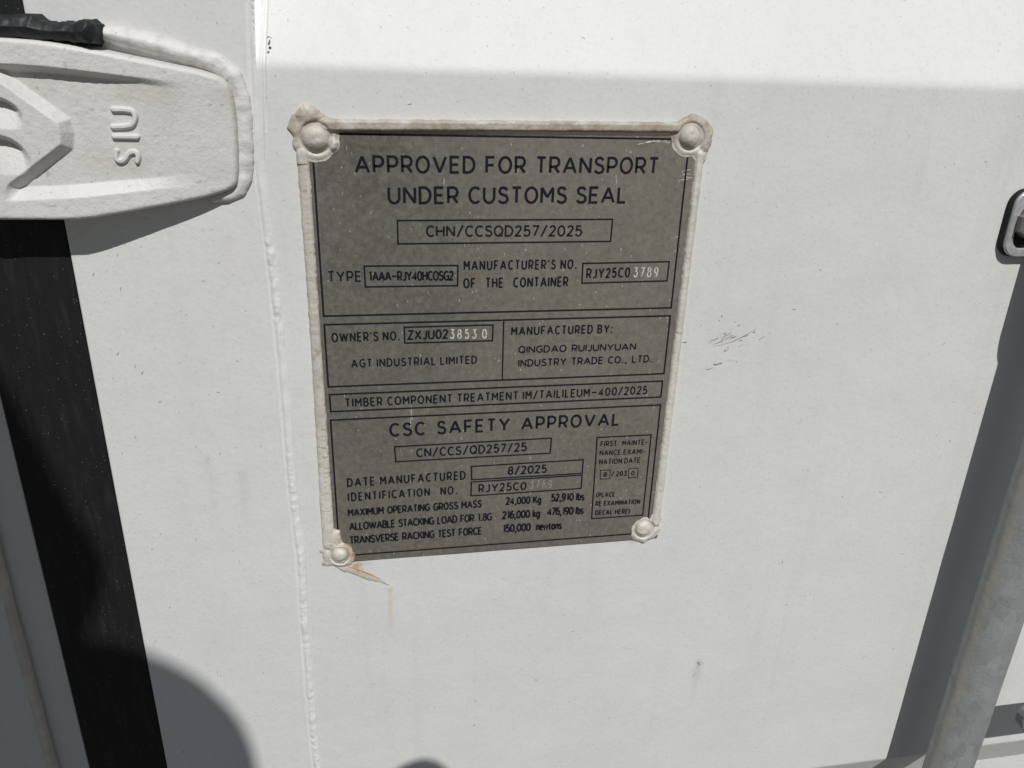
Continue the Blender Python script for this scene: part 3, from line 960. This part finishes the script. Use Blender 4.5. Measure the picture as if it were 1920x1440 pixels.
def strip(p, q, w0, w1, h, flat=2.0):
    d, t = seg_dist(X + .35 * (jx - X), Z + .35 * (jz - Z), p, q)
    wd = w0 + (w1 - w0) * t
    wd = wd * (1 + .10 * vnoise(t * 40, t * 0, 64))
    e = np.clip(d / wd, 0, 1.5)
    return np.where(e < 1, h * (1 - e ** flat) ** .5, -.0004 * (e - 1) * 4 - .0002)


def pp(a, Y=-.0015): return tuple(pl(a[0], a[1], Y))


def mid(a, b): return (.5 * (a[0] + b[0]), .5 * (a[1] + b[1]))


def hw(a, b): return .5 * math.dist(pp(a), pp(b))


Lt, Lm, Lb = ((555, 288), (579, 288)), ((580, 620), (600.5, 620)), ((603, 1022), (628, 1022))
Rt, Rm_, Rb = ((1305, 290), (1321, 292)), ((1266, 620), (1281, 620)), ((1222, 980), (1238, 980))
Tl, Tm, Tr = ((612, 223), (612, 246)), ((900, 225.5), (900, 246)), ((1268, 229), (1268, 249))
hgt = np.full(X.shape, -.001)
for a, b, h in ((Lt, Lm, .0030), (Lm, Lb, .0029), (Rt, Rm_, .0029), (Rm_, Rb, .0027), (Tl, Tm, .0040), (Tm, Tr, .0040)):
    hgt = smax(hgt, strip(pp(mid(*a)), pp(mid(*b)), hw(*a), hw(*b), h, 5 if h > .0035 else 3.2), .0006)


def blob(c, rx, rz, h, p=2.0, seed=0):
    cx_, cz_ = pp(c)
    ang = np.arctan2(jz - cz_, jx - cx_)
    wob = 1 + .30 * vnoise(np.cos(ang) * 1.3 + 7, np.sin(ang) * 1.3 + seed, seed) + .16 * vnoise(np.cos(ang) * 3 + 7, np.sin(ang) * 3 + seed, seed + 1)
    e = np.hypot((jx - cx_) / rx, (jz - cz_) / rz) / wob
    return np.where(e < 1, h * np.sqrt(np.clip(1 - e ** p, 0, 1)), -.0008 * np.clip(e - 1, 0, 1) - .0002)


u = .00033
for b in (blob((589, 258), 40 * u, 40 * u, .0030, 2.6, 70), blob((580, 219), 19 * u, 19 * u, .0038, 2, 71), blob((556, 240), 13 * u, 18 * u, .0016, 2, 72), blob((624, 268), 9 * u, 13 * u, .0038, 2, 73),
          blob((611, 236), 20 * u, 11 * u, .0032, 2, 69),
          blob((1297, 254), 37 * u, 36 * u, .0030, 2.6, 74), blob((1322, 262), 15 * u, 26 * u, .0034, 2, 75), blob((1314, 290), 13 * u, 15 * u, .0026, 2, 76),
          blob((632, 1043), 32 * u, 29 * u, .0026, 2.6, 77), blob((604, 1036), 20 * u, 11 * u, .0020, 1.6, 78), blob((608, 1060), 15 * u, 9 * u, .0018, 1.6, 79), blob((622, 1010), 17 * u, 24 * u, .0023, 2, 80),
          blob((1210, 996), 31 * u, 31 * u, .0026, 2.6, 81), blob((1230, 972), 13 * u, 18 * u, .0024, 2, 82)):
    hgt = smax(hgt, b, .0008)
# smeared tail below the lower left rivet
dt, t = seg_dist(jx, jz, pp((634, 1063)), pp((728, 1097)))
wt_ = (.0021 + .0006 * np.sin(t * 3.1)) * (1 - .5 * sstep(.75, 1, t))
hgt = smax(hgt, np.where(dt < wt_, .0006 * np.sqrt(np.clip(1 - (dt / wt_) ** 2, 0, 1)), -.0003), .0003)
# ripples down the sides
dl_, _ = seg_dist(X, Z, pp(mid(*Lt)), pp(mid(*Lb)))
hgt = hgt + np.where(hgt > 0, .00014 * vnoise(X * 500, Z * 500, 65) + .00022 * vnoise(X * 170, Z * 170, 66), 0) + np.where((hgt > 0) & (X < L_ + .006) & (Z < T_ - .02), .0005 * (X - (L_ + .0005)) / .003, 0)
ring_dark = np.zeros(X.shape)
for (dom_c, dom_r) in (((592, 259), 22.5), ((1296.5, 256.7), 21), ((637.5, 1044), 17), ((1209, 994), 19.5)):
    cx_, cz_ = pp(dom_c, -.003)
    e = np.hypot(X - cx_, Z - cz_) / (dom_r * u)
    ring_dark = ring_dark + 1.25 * np.exp(-((e - 1.03) / .10) ** 2) * (.5 + vnoise(X * 200, Z * 200, 87))  # darker ring round each rivet head
    hgt = hgt - np.where(hgt > 0, .0010 * np.exp(-((e - 1.06) / .12) ** 2), 0)     # moat where the sealant meets the head
# cracks and pits in the moulded bead
dirt_shade = .95 * sstep(T_ - .010, T_ - .001, Z) + .12 + .30 * sstep(L_ + .002, L_ - .001, X) * sstep(B_ + .05, B_ + .12, Z) + .4 * sstep(R_ - .002, R_ + .001, X) * sstep(B_ + .08, B_ + .15, Z)  # darker outer halves of the side strips stand for lit inner ridges
dirt_shade = dirt_shade + .75 * (vnoise(X * 160, Z * 900, 68) > .37) * (X < L_ + .003) + .5 * (vnoise(X * 500, Z * 500, 58) > .40) + .55 * sstep(.0010, .0, hgt) + np.clip(ring_dark, 0, 1)
rustS = np.zeros(X.shape)
for c, r, a in (((664, 1040), 8, .9), ((655, 1022), 9, .65), ((640, 1012), 9, .4), ((667, 1056), 7, .95), ((1187, 1010), 7, .45)):
    x_, z_ = pp(c); rustS += a * np.exp(-((X - x_) ** 2 + (Z - z_) ** 2) / (r * u) ** 2)
tl_ = sstep(.0013, .0018, (Z - (pp((634, 1063))[1] + t * (pp((728, 1097))[1] - pp((634, 1063))[1])))) * (dt < .004)
rustS += .85 * tl_ * sstep(.05, .3, t) + .12 * (dt < .004) * np.clip(vnoise(X * 300, Z * 300, 67) * 2, 0, 1)
base_y = np.where((X > L_) & (X < R_) & (Z > B_) & (Z < T_), PY, 0)
o = grid_obj('sealant', X, np.where(hgt > 0, np.minimum(-hgt, base_y - .00012), base_y + .0006), Z, M_seal, plate, mask=hgt > .00008,
             attrs={'dirt_shade': np.clip(dirt_shade, 0, 1), 'rust': np.clip(rustS, 0, 1)}, local=True)

# rivets: domed heads wearing a skin of sealant
for i, (c, r, h) in enumerate((((592, 259), 22.5, .0054), ((1296.5, 256.7), 21, .0052), ((637.5, 1044), 16.5, .0048), ((1209, 994), 19, .0046))):
    cx_, cz_ = pp(c, -.004)
    rr, aa = np.meshgrid(np.linspace(0, 1, 15), np.linspace(0, 2 * np.pi, 41))
    R0 = r * u * (1 + .13 * vnoise(np.cos(aa) * 1.5 + 9 * i, np.sin(aa) * 1.5, 90))
    xx = cx_ + rr * R0 * np.cos(aa); zz = cz_ + rr * R0 * np.sin(aa)
    yy = -(.0014 + (h - .0014) * np.clip(1 - rr ** 3.0, 0, 1) ** .9 + .0006 * vnoise(xx * 230, zz * 230, 91 + i) + .00025 * vnoise(xx * 600, zz * 600, 95 + i))
    o = grid_obj('rivet', xx, yy, zz, M_seal, plate, attrs={'dirt_shade': (.55 if i < 2 else .2) + .5 * sstep(.75, 1, rr) + .25 * vnoise(xx * 260, zz * 260, 88), 'rust': np.zeros(xx.shape)}, local=True, flip=False)

# ------------------------------------------------------------------ marks on the door panel
def marks(name, strokes, mat, ysurf, wscale=1.0):
    V, Fc = [], []
    for pts, wd in strokes:
        P = [at(a, b)[[0, 2]] for a, b in pts]
        ribbon(V, Fc, P, [w_ * .00031 * wscale for w_ in (wd if hasattr(wd, '__len__') else [wd] * len(P))], lambda p: float(panel_y(np.array(p[1]))) - .00035 - ysurf, closed=False)
    return mesh_obj(name, V, Fc, mat, door)


def cp(x, y): return (1240 + x / 8, 540 + y / 8)


scf = [([(860, 738), (800, 765), (740, 790), (725, 815)], [1.2, 1.4, .8, .5]), ([(920, 790), (850, 815), (780, 835)], [1.4, .9, .5]), ([(985, 680), (950, 715), (920, 760), (900, 790)], [1.3, 2.2, 1.6, .6]),
       ([(935, 675), (970, 678)], [2.2, 1.2]), ([(1050, 655), (1000, 690), (960, 715)], [.8, 1.2, .6]), ([(1120, 715), (1080, 730), (1040, 745)], [2.0, 1.5, .6]), ([(1080, 700), (1020, 720)], [.8, .8]),
       ([(1425, 605), (1330, 660), (1230, 715), (1130, 770), (1040, 810)], [.5, .8, 1.3, .9, .4]), ([(1410, 650), (1370, 660)], [2.2, 1.0]), ([(1300, 700), (1230, 725)], [1.6, .8]), ([(1215, 770), (1160, 785)], [1.6, .8]),
       ([(1130, 770), (1000, 815), (880, 850), (760, 870)], [.6, .7, .5, .3]), ([(1235, 835), (1150, 875)], [.5, .4]), ([(1000, 870), (1008, 900), (985, 935), (945, 935)], [.9, 1.0, .9, 1.4]), ([(945, 935), (965, 905)], [1.6, .8]),
       ([(1465, 768), (1555, 715)], [1.2, .9]), ([(785, 1135), (820, 1145), (910, 1120)], [2.6, 1.8, 1.8]), ([(830, 1130), (915, 1115)], [.8, 1.2]), ([(690, 1218), (765, 1195)], [1.2, .7]), ([(665, 1200), (690, 1216)], [.5, .9]),
       ([(985, 1075), (1110, 1080)], [.5, .3]), ([(1120, 1090), (1140, 1100), (1125, 1120)], [.9, .8, .4]), ([(905, 400), (910, 440)], [1.0, .8]), ([(862, 475), (872, 485)], [2.0, 1.8]), ([(1110, 500), (1118, 515)], [1.2, .6]),
       ([(1148, 558), (1180, 548)], [2.2, 1.4]), ([(575, 585), (590, 555), (612, 545)], [.7, .9, .5]), ([(365, 625), (385, 600)], [.7, .4]), ([(325, 812), (350, 808), (385, 815)], [1.0, 2.6, 1.0]), ([(300, 815), (330, 812)], [.6, 1]),
       ([(920, 770), (990, 765)], [.6, .6]), ([(960, 740), (1100, 735)], [.6, .8])]
marks('scuff_marks', [([cp(*p) for p in s], w_) for s, w_ in scf], M_scuff, 0, .9)
chips = [([(506.5, 74), (505.5, 78), (504, 83)], [1.0, 2.6, 3.2]), ([(508, 88), (505, 91)], [3.4, 4.2]), ([(504, 96), (502.5, 99)], [3.4, 2.4]), ([(500, 72), (503, 68), (510, 71)], [.5, .8, .5])]
V, Fc = [], []
YS = float(panel_y(np.array(Z_top + .02)))
for pts, wd in chips:
    P = []
    for a, b in pts:
        q = at(a, b)
        for _ in range(6): q = at(a, b, float(panel_y(np.array(q[2]))))
        P.append(q[[0, 2]])
    ribbon(V, Fc, P, [w_ * .00033 for w_ in wd], lambda p: float(panel_y(np.array(p[1]))) - .0005, closed=False)
mesh_obj('paint_chips', V, Fc, M_chip, door)
rnd = random.Random(11)
small = []
for k in range(105):
    a, b = rnd.uniform(620, 1880), rnd.uniform(190, 1400)
    if 540 < a < 1340 and 200 < b < 1080: continue
    an = rnd.uniform(-.9, 1.9); ln = rnd.choice((1.5, 2, 3, 5, 8)) * rnd.uniform(.6, 1.1)
    cv = rnd.uniform(-1.5, 1.5)
    small.append(([(a, b), (a + ln * .5 * math.cos(an) + cv * .5, b - ln * .5 * math.sin(an)), (a + ln * math.cos(an), b - ln * math.sin(an))], [rnd.uniform(.4, 1), rnd.uniform(.5, 1.4), rnd.uniform(.3, .8)]))
small += [([(890, 1357), (887, 1361)], [2.2, 2.2]), ([(1308, 1240), (1312, 1246)], [3, 1.5])]
tag(marks('dirt_flecks', small, M_scuff, .00003), kind='stuff')
V, Fc = [], []
for k in range(60):
    a, b = rnd.uniform(150, 470), rnd.uniform(430, 1430)
    if a < 120 + .187 * (b - 413) + 12 : continue
    an = rnd.uniform(-.9, 1.9); ln = rnd.choice((1.5, 2, 3, 5, 7))
    P = [at(a, b)[[0, 2]], at(a + ln * math.cos(an) * .6, b - ln * math.sin(an) * .5)[[0, 2]], at(a + ln * math.cos(an), b - ln * math.sin(an))[[0, 2]]]
    ribbon(V, Fc, P, [.00018, rnd.uniform(.0002, .00042), .00015], -.00032, closed=False)
tag(mesh_obj('dirt_flecks', V, Fc, M_scuff, door), kind='stuff')

# ------------------------------------------------------------------ locking rod at the right
Xs = float(np.mean([at(1655, 1440)[0], at(1868, 700)[0]]))          # left edge of the rod's shadow
xl_ = float(np.mean([at(1729, 1440)[0], at(1848, 1052)[0]])); xr_ = float(np.mean([at(1826, 1440)[0], at(1920, 1173)[0]]))
tl0, tr0 = math.atan2(xl_, D), math.atan2(xr_, D)
tm, dl0 = .5 * (tl0 + tr0), .5 * (tr0 - tl0)
ra = .0206                                                           # slightly flattened section
sp_ = (D - (Xs + ra) / math.tan(tm)) / (1 + TX / math.tan(tm))
xp = Xs + ra + TX * sp_
hw_ = math.hypot(xp, D - sp_) * math.sin(dl0)
rb = math.sqrt((hw_ ** 2 - (ra * math.cos(tm)) ** 2)) / math.sin(tm)
r_ = ra
rod = empty('locking_rod', (xp, -sp_, 0.35), 'round galvanised steel locking rod standing upright off the door at the right edge', 'locking rod')
zz = np.arange(.35, Z_top + .25, .004)
aa = np.linspace(0, 2 * np.pi, 57)
A, Z = np.meshgrid(aa, zz)
bounce_strip = np.exp(-((((A - math.radians(198)) + np.pi) % (2 * np.pi) - np.pi + .12 * vnoise(Z * 30, Z * 0, 100)) / .24) ** 2) * (.75 + .5 * vnoise(Z * 70, A * 9, 101))  # pale strip down the left flank paints in light bounced off the door
grid_obj('rod_tube', xp + ra * np.cos(A), -sp_ + rb * np.sin(A), Z, M_galv, rod, attrs={'bounce_strip': np.clip(bounce_strip, 0, 1)}, flip=True)
# sleeve higher up: only its shadow reaches the picture
zcol = float(at(1882, 645)[2]) + TZ * sp_
prof = [(r_ - .0005, zcol), (r_ + .002, zcol - .0), (r_ + .0036, zcol + .003), (r_ + .0043, zcol + .009), (r_ + .0043, zcol + .12)]
A, K = np.meshgrid(aa, np.arange(len(prof)))
pr = np.array(prof)
grid_obj('sleeve', xp + pr[K, 0] * np.cos(A), -sp_ + pr[K, 0] * np.sin(A), pr[K, 1], M_galv, rod, attrs={'bounce_strip': 0 * A}, flip=True)
# handle bar: only its rounded tip reaches the frame, its shadow runs on behind the rod
hs = .046
z1, z2 = float(at(1890, 1376)[2]), float(at(1890, 1325)[2])
tipx = float(at(1913, 1345, -hs)[0])
zc, hh_ = .5 * (z1 + z2) + TZ * hs, .5 * (z2 - z1) - .002
pts = [(tipx + hh_ - hh_ * math.cos(a_), zc + hh_ * math.sin(a_)) for a_ in np.linspace(-np.pi / 2, np.pi / 2, 13)]
pts = pts[::-1] + [(tipx + .36, zc - hh_), (tipx + .36, zc + hh_)]
v, f = prism_y(pts[::-1], -hs - .004, -hs + .004, .0015)
hb = empty('handle_bar', (tipx + .18, -hs, zc), 'grey handle bar with a rounded tip at the lower right edge beyond the locking rod', 'handle')
mesh_obj('bar', v, f, M_galv, hb, attrs={'bounce_strip': np.zeros(len(v))})

# ------------------------------------------------------------------ rod bracket
bx = at(1884, 450, -.0045)
BX0 = float(bx[0]); BZ0 = float(at(1905, 481, -.0045)[2]); BZ1 = float(at(1930, 356, -.0045)[2])
BW = .034


def rrect(x0, x1, z0, z1, r, n=8):
    P = []
    for (cx_, cz_, a0) in ((x1 - r, z0 + r, -90), (x1 - r, z1 - r, 0), (x0 + r, z1 - r, 90), (x0 + r, z0 + r, 180)):
        for k in range(n + 1):
            a = math.radians(a0 + 90 * k / n)
            P.append((cx_ + r * math.cos(a), cz_ + r * math.sin(a)))
    return P


brk = empty('rod_bracket', (BX0 + BW / 2, 0, BZ0), 'small slotted zinc bracket with a bolt on a black backing at the right edge', 'bracket')
v, f = prism_y(rrect(BX0 - .0014, BX0 + BW + .001, BZ0 - .0004, BZ1 + .0005, .011), -.0034, -.0002, .0006)
mesh_obj('black_backing', v, f, M_rubber, brk)  # black layer under the slotted plate, reaching slightly past its outline


def ring_y(outer, inner, y0, y1, b=.0006):
    n_ = len(outer); O = np.array(outer); I = np.array(inner)
    co, ci = O.mean(0), I.mean(0)
    sh = lambda P, c, d: P + (P - c) / np.linalg.norm(P - c, axis=1)[:, None] * d
    rings = [(I, y1), (I, y0 + b), (sh(I, ci, b), y0), (sh(O, co, -b), y0), (O, y0 + b), (O, y1)]
    V = []
    for R0, y in rings: V += [(p[0], y, p[1]) for p in R0]
    Fc = []
    m = len(rings)
    for r in range(m):
        for k in range(n_):
            a, d_ = r * n_ + k, r * n_ + (k + 1) % n_
            b2, c2_ = ((r + 1) % m) * n_ + k, ((r + 1) % m) * n_ + (k + 1) % n_
            Fc.append((a, d_, c2_, b2))
    return V, Fc


v, f = ring_y(rrect(BX0, BX0 + BW, BZ0, BZ1, .0105), rrect(BX0 + .0052, BX0 + BW - .0052, BZ0 + .0055, BZ1 - .0100, .0072), -.0058, -.0035)
mesh_obj('slotted_plate', v, f, M_zinc, brk)
bxc = at(1931, 420, -.008)
v, f = prism_y([(bxc[0] + .0095 * math.cos(math.radians(60 * k + 30)), bxc[2] + .0095 * math.sin(math.radians(60 * k + 30))) for k in range(6)], -.0105, -.0033, .0009)
mesh_obj('bolt', v, f, M_bolt, brk)

# ------------------------------------------------------------------ photographer behind the camera (throws the soft shadow at the lower left)
n = NT('dark_jacket'); M_jack = n.fin(n.mix(n.noise(40, 4), (.03, .03, .04), (.055, .052, .065)), .85, 0, n.bump(n.noise(600, 2), .3, .001))
n = NT('skin'); M_skin = n.fin((.42, .27, .2), .55)
n = NT('dark_hair'); M_hair = n.fin((.03, .022, .018), .6)
n = NT('phone_case'); M_phone = n.fin((.02, .02, .022), .35)


def skinned(name, pts, edges, radii, mat, parent, sub=2):
    me = bpy.data.meshes.new(name)
    me.from_pydata([tuple(Vector(p) - parent.location) for p in pts], edges, [])
    o = bpy.data.objects.new(name, me); COL.objects.link(o); o.parent = parent
    me.materials.append(mat)
    m = o.modifiers.new('skin', 'SKIN')
    for k, r in enumerate(radii):
        me.skin_vertices[0].data[k].radius = (r, r) if not hasattr(r, '__len__') else r
    me.skin_vertices[0].data[0].use_root = True
    m.use_smooth_shade = True
    s = o.modifiers.new('subdivision', 'SUBSURF'); s.levels = sub; s.render_levels = sub
    return o


def fuse(o, balls):
    '''turn the grown skin into one mesh, melt rounded masses into it'''
    dg = bpy.context.evaluated_depsgraph_get(); dg.update()
    me = bpy.data.meshes.new_from_object(o.evaluated_get(dg))
    bm = bmesh.new(); bm.from_mesh(me)
    for c_, r3 in balls:
        mt = Matrix.Translation(Vector(c_) - o.parent.location) @ Matrix.Diagonal((*r3, 1.0))
        bmesh.ops.create_uvsphere(bm, u_segments=28, v_segments=18, radius=1.0, matrix=mt)
    bm.to_mesh(me); bm.free()
    o.modifiers.clear()
    o.data = me
    rm = o.modifiers.new('remesh', 'REMESH'); rm.mode = 'VOXEL'; rm.voxel_size = .012; rm.use_smooth_shade = True
    sm = o.modifiers.new('smooth', 'SMOOTH'); sm.iterations = 10; sm.factor = .5


HY = -.92                                                  # distance of the head from the door
hs_ = at(-152, 1085)                                        # middle of the head's shadow
HX, HZ = float(hs_[0]) + TX * -HY, float(hs_[2]) + TZ * -HY
ms_ = at(130, 1515)                                        # middle of the arm's shadow
AY = -.90
AX, AZ = float(ms_[0]) + TX * -AY, float(ms_[2]) + TZ * -AY
per = empty('person', (0, -1.09, 0), 'person in a dark jacket holding a phone up in front of the white door', 'person')
hipz = .92
shz = HZ - .30
LX = .0
P = [(LX, -1.10, hipz), (LX - .08, -1.06, hipz + .22), (HX, -.99, shz - .08), (HX, -.965, shz + .05), (HX, -.945, shz + .12),
     (AX, AY, AZ), (AX + .07, AY + .14, AZ - .38), (.05, -.52, ZC - .075),
     (HX - .17, -.98, shz), (HX - .25, -.98, shz - .28), (HX - .2, -.85, shz - .48),
     (LX + .09, -1.09, hipz - .08), (LX + .10, -1.07, .48), (LX + .11, -1.10, .08), (LX + .13, -.99, .035),
     (LX - .09, -1.09, hipz - .08), (LX - .10, -1.08, .48), (LX - .11, -1.12, .08), (LX - .13, -1.0, .035)]
E_ = [(0, 1), (1, 2), (2, 3), (3, 4), (2, 5), (5, 6), (6, 7), (2, 8), (8, 9), (9, 10), (0, 11), (11, 12), (12, 13), (13, 14), (0, 15), (15, 16), (16, 17), (17, 18)]
Rr = [(.16, .13), (.15, .12), (.17, .12), (.07, .07), (.06, .06), (.07, .07), (.05, .05), (.03, .03), (.07, .07), (.05, .05), (.035, .035),
      (.1, .1), (.065, .065), (.045, .045), (.04, .04), (.1, .1), (.065, .065), (.045, .045), (.04, .04)]
body_o = skinned('body', P, E_, Rr, M_jack, per)
fuse(body_o, [((AX, AY, AZ), (.134, .105, .085)), ((HX + .03, -.95, HZ - .13), (.09, .085, .08)), ((HX + .06, -.95, HZ - .2), (.1, .08, .07))])
# head with face, turned down towards the phone
tu, tv = np.meshgrid(np.linspace(0, np.pi, 33), np.linspace(0, 2 * np.pi, 49))
dx, dy, dz = np.sin(tu) * np.cos(tv), np.sin(tu) * np.sin(tv), np.cos(tu)
fx = .082 * dx * (1 - .12 * np.clip(-dz, 0, 1)); fy = .098 * dy; fz = .122 * dz
front = np.clip(dy, 0, 1)
fy = fy + .022 * np.exp(-(dx / .16) ** 2 - ((dz + .12) / .16) ** 2) * (front > .4) - .008 * (np.exp(-((np.abs(dx) - .35) / .14) ** 2 - ((dz - .03) / .1) ** 2)) * (front > .4) - .004 * np.exp(-(dx / .3) ** 2 - ((dz + .5) / .05) ** 2) * (front > .3)
fx = fx + np.sign(dx) * .016 * np.exp(-((np.abs(dx) - 1) / .25) ** 2 - (dy / .2) ** 2 - ((dz + .02) / .24) ** 2)
tp = math.radians(-24)
hx_, hy_, hz_ = HX + fx, HY + fy * math.cos(tp) - fz * math.sin(tp), HZ + fy * math.sin(tp) + fz * math.cos(tp)
grid_obj('head', hx_, hy_, hz_, M_skin, per)
k_ = 1.06
hm = (dz > .15 - .0 * dy) & (dy < .55) | (dy < -.1) & (dz > -.45)
gx, gy, gz = fx * k_, fy * k_, fz * k_
grid_obj('hair', HX + gx, HY + gy * math.cos(tp) - gz * math.sin(tp), HZ + gy * math.sin(tp) + gz * math.cos(tp), M_hair, per, mask=hm)

# phone right behind the lens, held across; a finger curls over its upper edge
right, fwd, upv = Rm[:, 0], Rm[:, 1], Rm[:, 2]


def cpt(a, b, c): return CAM + right * a + upv * b + fwd * c


pm = [cpt(x, z, y) for y in (-.010, -.0025) for z in (-.064, .010) for x in (-.016, .131)]
phone = mesh_obj('phone', np.array(pm), [(0, 1, 3, 2), (4, 6, 7, 5), (0, 4, 5, 1), (2, 3, 7, 6), (0, 2, 6, 4), (1, 5, 7, 3)], M_phone)
tag(phone, 'black phone held by the photographer in front of the door', 'phone')
fg = [np.array((.098, -.475, ZC - .01)), np.array((.092, -.468, ZC + .022)), np.array((.074, -.458, ZC + .041)), np.array((.045, -.455, ZC + .026))]
skinned('finger', fg, [(0, 1), (1, 2), (2, 3)], [.015, .015, .016, .013], M_skin, per, 2)
for k, (a, b) in enumerate(((.128, -.03), (.13, -.045), (.128, -.06))):
    fg = [cpt(.09, b - .02, -.035), cpt(.12, b, -.032), cpt(.143, b, -.012), cpt(.136, b, .002)]
    skinned('finger', fg, [(0, 1), (1, 2), (2, 3)], [.011, .010, .009, .008], M_skin, per, 2)
hand = [tuple(cpt(.05, -.09, -.05)), tuple(cpt(.08, -.065, -.042)), tuple(cpt(.10, -.045, -.036)), tuple(cpt(.07, -.045, -.022)), tuple(cpt(.05, -.03, -.016))]
skinned('hand', hand, [(0, 1), (1, 2), (1, 3), (3, 4)], [.028, .026, .018, .011, .009], M_skin, per, 2)
